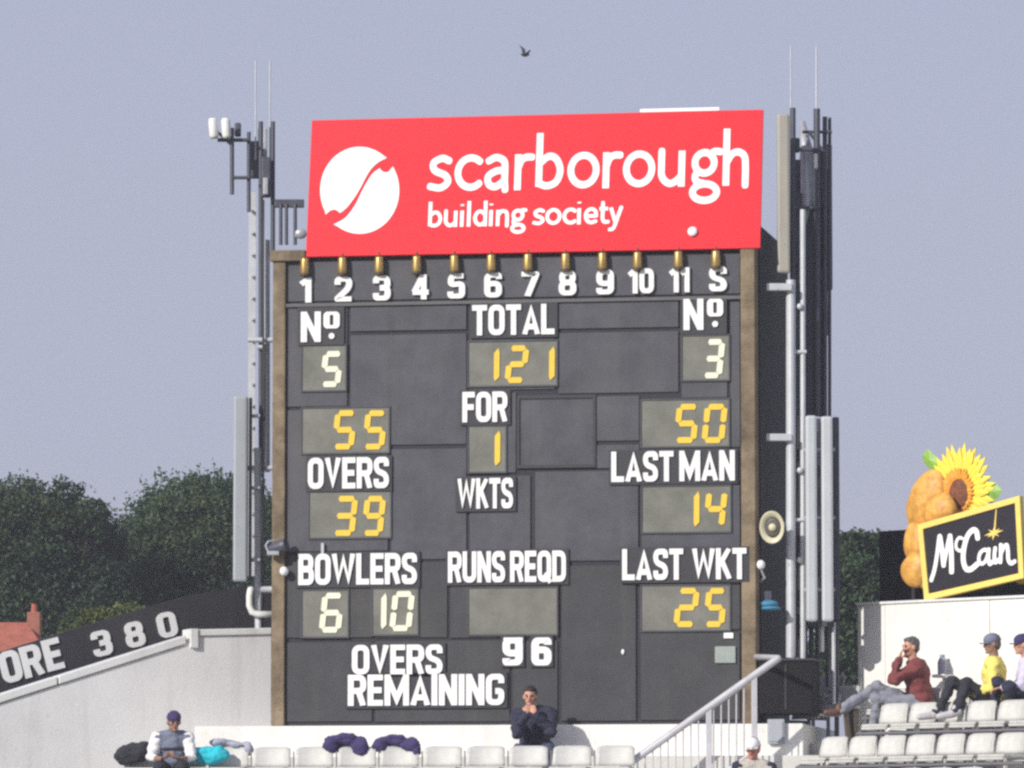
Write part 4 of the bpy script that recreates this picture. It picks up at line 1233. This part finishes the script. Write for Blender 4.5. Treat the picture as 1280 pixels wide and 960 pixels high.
def person(M, J, label, clothes, skin, hair=None, cap=None, look=(0,-1,-.05), scale=1.0, curl=1.0, bulk=0.0, stripe=None):
    root = empty("person", M, label, "person", None)
    J = {k: Vector(v)*scale for k, v in J.items()}
    f = Vector(look).normalized(); rgt = f.cross(Vector((0,0,1))).normalized(); up = rgt.cross(f)
    H = Matrix((rgt, f, up)).transposed()     # head axes: x right, y forward, z up
    hc = J['head']
    def hp_(x, y, z): return hc + H @ Vector((x, y, z))
    ch, pe, nk = J['chest'], J['pelvis'], J['neck']
    acr = (J['shL']-J['shR']).normalized()
    b = MB()
    def torso(b, e, e2):
        tw = Matrix((acr, acr.cross(Vector((0,0,1))).normalized()*-1, Vector((0,0,1)))).transposed()
        b.ell(ch, (.165+e, .115+e, .19+e), tw); b.ell(pe, (.165+e, .125+e, .13+e), tw)
        b.ell((ch+pe)*.5, (.150+e, .115+e, .17+e), tw)
        b.tube([J['shL']-acr*.02, ch+Vector((0,0,.10)), J['shR']+acr*.02], [.066+e2, .10+e2, .066+e2], 14, round_=True)
    torso(b, 0, 0)
    b.tube([ch+Vector((0,0,.08)), nk, hp_(0,-.01,-.05)], [.075, .058, .056], 14, round_=True)
    for s in 'LR':
        b.tube([J['sh'+s], J['el'+s], J['wr'+s]], [.055, .042, .030], 12, round_=True)
        if 'hip'+s in J:
            b.tube([J['hip'+s], J['kn'+s], J['an'+s]], [.085, .062, .042], 12, round_=True)
            b.tube([J['an'+s], J['toe'+s]], [.042, .03], 10, round_=True)
        # hand: palm, four fingers of unequal length, thumb leaving the side
        w_ = J['wr'+s]; d = (J['hd'+s]-w_).normalized()
        side = d.cross(J['pn'+s]).normalized() if 'pn'+s in J else d.cross(Vector((0,-1,0))).normalized()
        pn = side.cross(d).normalized()
        Mh = Matrix((side, d, pn)).transposed()
        b.ell(w_+d*.055, (.040, .052, .017), Mh)
        for k, L in zip((-1.5, -.5, .5, 1.5), (.062, .075, .080, .070)):
            p0 = w_ + d*.085 + side*k*.019
            p1 = p0 + d*L*.5 + pn*.008*curl; p2 = p1 + d*L*.32 + pn*.026*curl; p3 = p2 + d*L*.12 + pn*.026*curl
            b.tube([p0-d*.02, p0, p1, p2, p3], [.0095,.0095,.009,.0085,.0075], 8, round_=True)
        t0 = w_ + d*.03 + side*.032
        b.tube([t0-side*.012, t0+side*.018+d*.025, t0+side*.022+d*.055+pn*.012], [.012,.0105,.009], 8, round_=True)
    # head with brow, nose, jaw, ears
    b.ell(hp_(0,-.008,.018), (.076,.097,.098), H); b.ell(hp_(0,.022,-.055), (.056,.066,.066), H)
    b.ell(hp_(0,.075,-.095), (.025,.022,.020), H); b.ell(hp_(0,.082,.018), (.050,.014,.010), H)
    b.tube([hp_(0,.090,.010), hp_(0,.108,-.022), hp_(0,.098,-.034)], [.010,.014,.013], 8, round_=True)
    for sx in (-1, 1):
        b.ell(hp_(sx*.078,-.005,-.012), (.012,.020,.032), H)
        b.ell(hp_(sx*.042,.066,-.020), (.022,.018,.016), H)
    body = remeshed(b, "body", skin, root, .0075, 3)
    for sx in (-1, 1):
        MB().ell(hp_(sx*.031,.089,.002), (.013,.008,.0075), H).build("eye", M_['eye'], root, smooth=True)
        MB().ell(hp_(sx*.033,.094,.022), (.020,.006,.005), H).build("eyebrow", M_['hair'], root, smooth=True)
    MB().ell(hp_(0,.092,-.060), (.024,.007,.007), H).build("mouth", M_['lip'], root, smooth=True)
    if hair is not None:
        hb_ = MB(); hb_.ell(hp_(0,-.026,.040), (.084,.092,.090), H); hb_.ell(hp_(0,-.045,-.01), (.078,.066,.075), H)
        if not cap:
            hb_.ell(hp_(0,.03,.085), (.066,.052,.034), H)
        remeshed(hb_, "hair", hair, root, .009, 2, .012, 40)
    if cap:
        cm, brim, bf = cap
        cb = MB(); cb.ell(hp_(0,-.005,.052), (.088,.108,.080), H)
        cb.tube([hp_(0,-.1,.03), hp_(0,0,.034), hp_(0,.08,.038)], [.02,.075,.03], 12)
        cc = remeshed(cb, "cap", cm, root, .008, 2)
        if brim:
            bm_ = MB(); P = []
            for a in np.linspace(-80, 80, 11):
                P.append((.078*math.sin(R(a)), .062+.098*math.cos(R(a))))
            P = [(-.08, .02)] + P + [(.08, .02)]
            n = len(P); vs = []
            for zo in (0.0, -.007):
                for x, y in P: vs.append(hp_(x, y, .042+zo-.9*x*x*4-.12*(y-.06)))
            fs = [tuple(range(n)), tuple(range(n, 2*n))[::-1]] + [(i, (i+1) % n, (i+1) % n+n, i+n) for i in range(n)]
            bm_.add(vs, fs); bm_.build("brim", cm, cc)
    # clothes
    up_m, low_m, shoe_m, sleeve_m = clothes
    g = MB(); torso(g, .020+bulk, .022+bulk*.6)
    if sleeve_m is None:
        for s in 'LR':
            g.tube([J['sh'+s], J['el'+s], J['el'+s].lerp(J['wr'+s], .9)], [.078+bulk*.6, .062+bulk*.5, .046+bulk*.3], 14, round_=True)
            g.ell(J['el'+s], (.064+bulk*.5,)*3)
    g.tube([nk-(nk-ch).normalized()*.09, nk+(hc-nk)*.06], [.11, .076], 14)
    remeshed(g, "jacket" if up_m in (M_['navy'], M_['burgundy'], M_['vest']) else "shirt", up_m, root, .011, 3, .020, 10)
    if sleeve_m is not None:
        for s in 'LR':
            g = MB(); g.tube([J['sh'+s], J['el'+s], J['el'+s].lerp(J['wr'+s], .35 if sleeve_m is M_['whitecloth'] else .9)], [.088, .060, .046], 14, round_=True)
            remeshed(g, "sleeve", sleeve_m, root, .010, 3, .016, 11)
    if stripe is not None:
        g = MB(); g.ell(ch-Vector((0,0,.03)), (.200, .152, .045), Matrix((acr, Vector((-acr.y, acr.x, 0)), Vector((0,0,1)))).transposed())
        remeshed(g, "chest_stripe", stripe, root, .008, 2)
    if low_m is not None:
        g = MB(); g.ell(pe-Vector((0,0,.02)), (.19,.145,.12))
        for s in 'LR':
            k_, a_ = J['kn'+s], J['an'+s]
            g.tube([J['hip'+s], k_, k_.lerp(a_, .94)], [.108, .082, .064], 14, round_=True)
            g.ell(k_, (.086,)*3)
        remeshed(g, "trousers", low_m, root, .012, 3, .024, 9)
        for s in 'LR':
            a_, t_ = J['an'+s], J['toe'+s]
            d = (t_-a_).normalized()
            g = MB(); g.tube([a_-d*.035, a_+d*.05-Vector((0,0,.012)), t_], [.052, .050, .040], 12, round_=True)
            g.tube([a_+Vector((0,0,.05)), a_-d*.02], [.046, .05], 12, round_=True)
            remeshed(g, "shoe", shoe_m, root, .010, 2)
    return root

Id = Matrix.Identity(4)
# man with his hands at his mouth, sitting on the step below the board
pm = BOARD @ side_pt(669, 946, -0.50)
person(Matrix.Translation(pm), dict(pelvis=(0,.05,.11), chest=(-.01,-.05,.40), neck=(-.04,-.12,.61), head=(-.065,-.17,.745),
    shL=(.185,-.08,.52), shR=(-.215,-.10,.50), elL=(.19,-.34,.30), elR=(-.22,-.36,.29), wrL=(-.005,-.40,.52), wrR=(-.115,-.40,.52),
    hdL=(-.045,-.33,.64), hdR=(-.085,-.33,.64), pnL=(0,1,0), pnR=(0,1,0),
    hipL=(.10,0,.07), hipR=(-.10,0,.07), knL=(.18,-.44,.07), knR=(-.20,-.44,.07), anL=(.17,-.42,-.36), anR=(-.17,-.42,-.36), toeL=(.19,-.60,-.40), toeR=(-.19,-.60,-.40)),
    "dark-haired man in navy jacket, hands at his mouth, sitting under the scoreboard", (M_['navy'], M_['denim'], M_['brownshoe'], None), M_['skin'], hair=M_['hair'], look=(-.12,-1,-.12), bulk=.03)
# man in burgundy
PY = 0.05
def on_row(px, py):
    x_, z_ = rx(px, py, -.60)
    return RIGHT @ Vector((x_, -.60, z_))
pr = on_row(1150, 889)
person(Matrix.Translation(pr), dict(pelvis=(0,0,.11), chest=(-.03,0,.40), neck=(-.08,-.02,.60), head=(-.105,-.04,.745),
    shL=(-.06,-.20,.50), shR=(-.02,.17,.50), elL=(-.30,-.20,.36), elR=(-.30,.10,.38), wrL=(-.25,-.13,.60), wrR=(-.27,.02,.56),
    hdL=(-.20,-.10,.74), hdR=(-.20,0,.64), pnL=(1,0,0), pnR=(1,0,0),
    hipL=(-.04,-.10,.08), hipR=(-.02,.10,.08), knL=(-.50,-.08,.14), knR=(-.50,.02,.27), anL=(-.56,.03,-.30), anR=(-.95,-.16,.00), toeL=(-.74,.02,-.36), toeR=(-1.10,-.18,-.02)),
    "man in burgundy jacket and grey trousers, legs crossed, against the white wall", (M_['burgundy'], M_['greytrouser'], M_['brownshoe'], None), M_['skin'], hair=M_['hairgrey'], look=(-1,-.45,-.05), bulk=.028, scale=1.06)
# man in yellow
py_ = on_row(1245, 886)
person(Matrix.Translation(py_), dict(pelvis=(0,0,.11), chest=(-.02,0,.40), neck=(-.02,-.02,.60), head=(-.045,-.04,.75),
    shL=(-.04,-.19,.50), shR=(0,.19,.50), elL=(-.06,-.25,.25), elR=(.02,.24,.25), wrL=(-.27,-.17,.16), wrR=(-.24,.12,.16),
    hdL=(-.37,-.12,.14), hdR=(-.34,.08,.14), pnL=(0,0,-1), pnR=(0,0,-1),
    hipL=(-.03,-.10,.08), hipR=(-.03,.10,.08), knL=(-.36,-.22,.28), knR=(-.50,.02,.30), anL=(-.50,-.34,-.05), anR=(-.70,-.14,-.06), toeL=(-.69,-.38,-.10), toeR=(-.90,-.18,-.10)),
    "man in yellow shirt, dark trousers and dark peaked cap, feet on the seat", (M_['yellowshirt'], M_['blacktrouser'], M_['greyshoe'], None), M_['skin_tan'], hair=M_['hairgrey'], cap=(M_['vest'], True, 0), look=(-1,-.25,-.12), scale=1.05, bulk=.02)
# man at the right edge
pe_ = on_row(1291, 886)
person(Matrix.Translation(pe_), dict(pelvis=(0,0,.11), chest=(-.04,0,.40), neck=(-.07,-.02,.60), head=(-.12,-.04,.74),
    shL=(-.07,-.19,.50), shR=(-.03,.19,.50), elL=(-.15,-.24,.26), elR=(-.04,.24,.26), wrL=(-.36,-.15,.24), wrR=(-.28,.12,.20),
    hdL=(-.46,-.10,.22), hdR=(-.38,.08,.18), pnL=(0,0,-1), pnR=(0,0,-1),
    hipL=(-.03,-.10,.08), hipR=(-.03,.10,.08), knL=(-.30,-.30,.24), knR=(-.40,-.02,.30), anL=(-.26,-.06,-.26), anR=(-.44,.10,-.20), toeL=(-.44,-.08,-.32), toeR=(-.62,.08,-.26)),
    "man in lavender shirt and navy trousers with a cap, at the right picture edge", (M_['lavender'], M_['navy'], M_['brownshoe'], None), M_['skin'], hair=M_['hairgrey'], cap=(M_['purplecloth'], True, 0), look=(-1,-.2,-.1), scale=1.05, bulk=.02)
# spectator in a slate vest, lower left
pv = BOARD @ (Vector((xs0-8.2*pitch, SB_Y-.02, SB_Z+.02)))
pv = Vector((at(216, 985, pv.y).x, pv.y, pv.z-.10))
person(Matrix.Translation(pv), dict(pelvis=(0,.02,.10), chest=(0,-.05,.36), neck=(.01,-.12,.545), head=(.02,-.17,.665),
    shL=(.185,-.08,.46), shR=(-.185,-.08,.46), elL=(.24,-.20,.22), elR=(-.26,-.20,.22), wrL=(.10,-.42,.20), wrR=(-.12,-.42,.20),
    hdL=(.03,-.50,.22), hdR=(-.04,-.50,.22), pnL=(0,0,1), pnR=(0,0,1),
    hipL=(.10,0,.06), hipR=(-.10,0,.06), knL=(.14,-.44,.10), knR=(-.14,-.44,.10), anL=(.13,-.46,-.34), anR=(-.13,-.46,-.34), toeL=(.14,-.64,-.38), toeR=(-.14,-.64,-.38)),
    "spectator in slate vest, white sleeves and knitted hat at the lower left", (M_['vest'], M_['blacktrouser'], M_['greyshoe'], M_['whitecloth']), M_['skin_tan'], hair=M_['hair'], cap=(M_['purplecloth'], False, 0), look=(.25,-1,-.25), stripe=M_['navy'])
# white capped man, bottom right of the stairs
pw = BOARD @ Vector((bx(941, 1010, -2.6)[0], -2.6, zrel(2.45)))
person(Matrix.Translation(pw), dict(pelvis=(0,.02,.10), chest=(.02,-.02,.38), neck=(0,-.05,.575), head=(0,-.08,.71),
    shL=(.20,-.05,.47), shR=(-.17,-.06,.48), elL=(.26,-.12,.22), elR=(-.22,-.14,.22), wrL=(.10,-.36,.16), wrR=(-.10,-.36,.16),
    hdL=(.03,-.44,.16), hdR=(-.03,-.44,.16), pnL=(0,0,-1), pnR=(0,0,-1),
    hipL=(.10,0,.06), hipR=(-.10,0,.06), knL=(.14,-.44,.08), knR=(-.14,-.44,.08), anL=(.13,-.46,-.36), anR=(-.13,-.46,-.36), toeL=(.14,-.64,-.42), toeR=(-.14,-.64,-.42)),
    "ruddy man in a white cap below the stair handrail, bottom edge", (M_['creamcloth'], M_['blacktrouser'], M_['brownshoe'], M_['navy']), M_['skin_red'], hair=M_['hairgrey'], cap=(M_['whitecloth'], True, 0), look=(-.35,-1,-.25))
seat_at(BOARD @ Matrix.Translation((bx(938, 1010, -2.6)[0], -2.58, zrel(2.43))), "cream seat hidden under the white-capped man by the handrail", "seat by the handrail")

# ================================================================== BELONGINGS
def heap(name, M, ells, m, label, cat, disp=.030):
    mb = MB()
    for c, r_ in ells: mb.ell(c, r_, nu=20, nv=12)
    o = remeshed(mb, name, m, None, .011, 4, disp, 9)
    o.matrix_world = M
    return tag(o, label, cat)
def over_back(px): # world matrix on top of a seat back of the row below the board
    x_ = bx(px, 936, SB_Y+.25)[0]
    return BOARD @ Matrix.Translation((x_, SB_Y+.25, SB_Z+.33))
heap("draped_jacket", over_back(431), [((0,0,.03),(.26,.09,.06)), ((-.17,-.04,-.03),(.10,.07,.10)), ((.19,-.03,-.04),(.10,.07,.12)), ((.02,-.05,.05),(.16,.06,.06)), ((0,.06,-.03),(.24,.05,.10))], M_['purplecloth'],
     "dark purple jacket with square shoulders draped over a seat, left one of two", "jacket")
heap("draped_jacket", over_back(493), [((0,0,.02),(.20,.08,.055)), ((.20,-.02,-.03),(.12,.06,.09)), ((-.18,-.02,-.04),(.10,.06,.09)), ((.03,-.03,.05),(.13,.06,.04)), ((.29,-.02,-.10),(.05,.05,.05)), ((0,.06,-.03),(.20,.05,.10))], M_['purplecloth'],
     "dark purple jacket with trailing sleeve draped over a seat, right one of two", "jacket")
heap("cyan_bag", over_back(268) @ Matrix.Translation((0,-.22,-.16)), [((0,0,0),(.24,.12,.11)), ((-.1,-.02,.05),(.13,.09,.06)), ((.12,-.02,.04),(.10,.09,.07))], M_['cyan'],
     "bright cyan bag on the seat beside the vested spectator", "bag", .03)
heap("grey_coat", over_back(287) @ Matrix.Translation((0,0,-.02)), [((-.12,0,.02),(.14,.06,.05)), ((.10,0,.01),(.15,.05,.035)), ((.24,-.02,-.05),(.05,.05,.08)), ((0,.05,-.02),(.2,.04,.08))], M_['greycloth'],
     "pale grey-blue coat over the seat back behind the cyan bag", "coat")
heap("dark_rucksack", over_back(174) @ Matrix.Translation((0,-.2,-.12)), [((0,0,0),(.22,.14,.12)), ((.10,0,.04),(.14,.12,.09)), ((-.12,-.02,-.04),(.14,.12,.12))], M_['blacktrouser'],
     "black rucksack on the seat left of the vested spectator", "rucksack", .03)
p_ = at(1178, 841, -.1)
bo_ = empty("drink_bottle", Matrix.Translation(p_), "small grey-blue drink bottle standing before the white wall between the men", "bottle")
MB().lathe((0,0,0), [(.055,0),(.06,.01),(.06,.15),(.045,.19),(.03,.21)], 18).build("bottle_body", M_['bottle'], bo_, smooth=True)
MB().lathe((0,0,.211), [(.03,0),(.032,.005),(.032,.03),(.028,.035)], 14).build("bottle_cap", M_['bottle'], bo_, smooth=True)
x_, z_ = inv(RIGHT, 1178, 843, -.12)
MBs = MB().box(x_-.10, -.20, z_-.04, x_+.10, -.002, z_).build("bench_ledge", M_['white']); MBs.matrix_world = RIGHT
tag(MBs, "narrow white ledge on the wall carrying the grey bottle", "ledge")
bo_.matrix_world = RIGHT @ Matrix.Translation((x_, -.12, z_))

# ================================================================== BIRD
pb_ = at(656, 69, 60)
bd = MB()
bd.tube([(-.11,0,.02),(-.06,0,.0),(0,0,0),(.07,0,.01),(.11,0,.015)], [.012,.03,.042,.028,.008], 10)
bd.ell((.10,0,.02), (.028,.024,.024))
for sg_ in (-1, 1):
    bd.add([(.05,sg_*.02,.01),(-.05,sg_*.02,.01),(-.03,sg_*.13,.12),(.05,sg_*.12,.13),(-.05,sg_*.24,.19)], [(0,1,2,3),(3,2,4)])
    bd.add([(.05,sg_*.02,.002),(-.05,sg_*.02,.002),(-.03,sg_*.13,.112),(.05,sg_*.12,.122),(-.05,sg_*.24,.187)], [(3,2,1,0),(4,2,3)])
bd.add([(-.10,-.015,.02),(-.10,.015,.02),(-.19,.03,.03),(-.19,-.03,.03)], [(0,1,2,3)])
o = bd.build("bird", mat("bird_dark", (.05,.05,.055), .7), smooth=False)
o.matrix_world = Matrix.Translation(pb_) @ Matrix.Rotation(R(35), 4, 'Z') @ Matrix.Rotation(R(20), 4, 'X')
tag(o, "tiny dark bird flying high above the red sign", "bird")
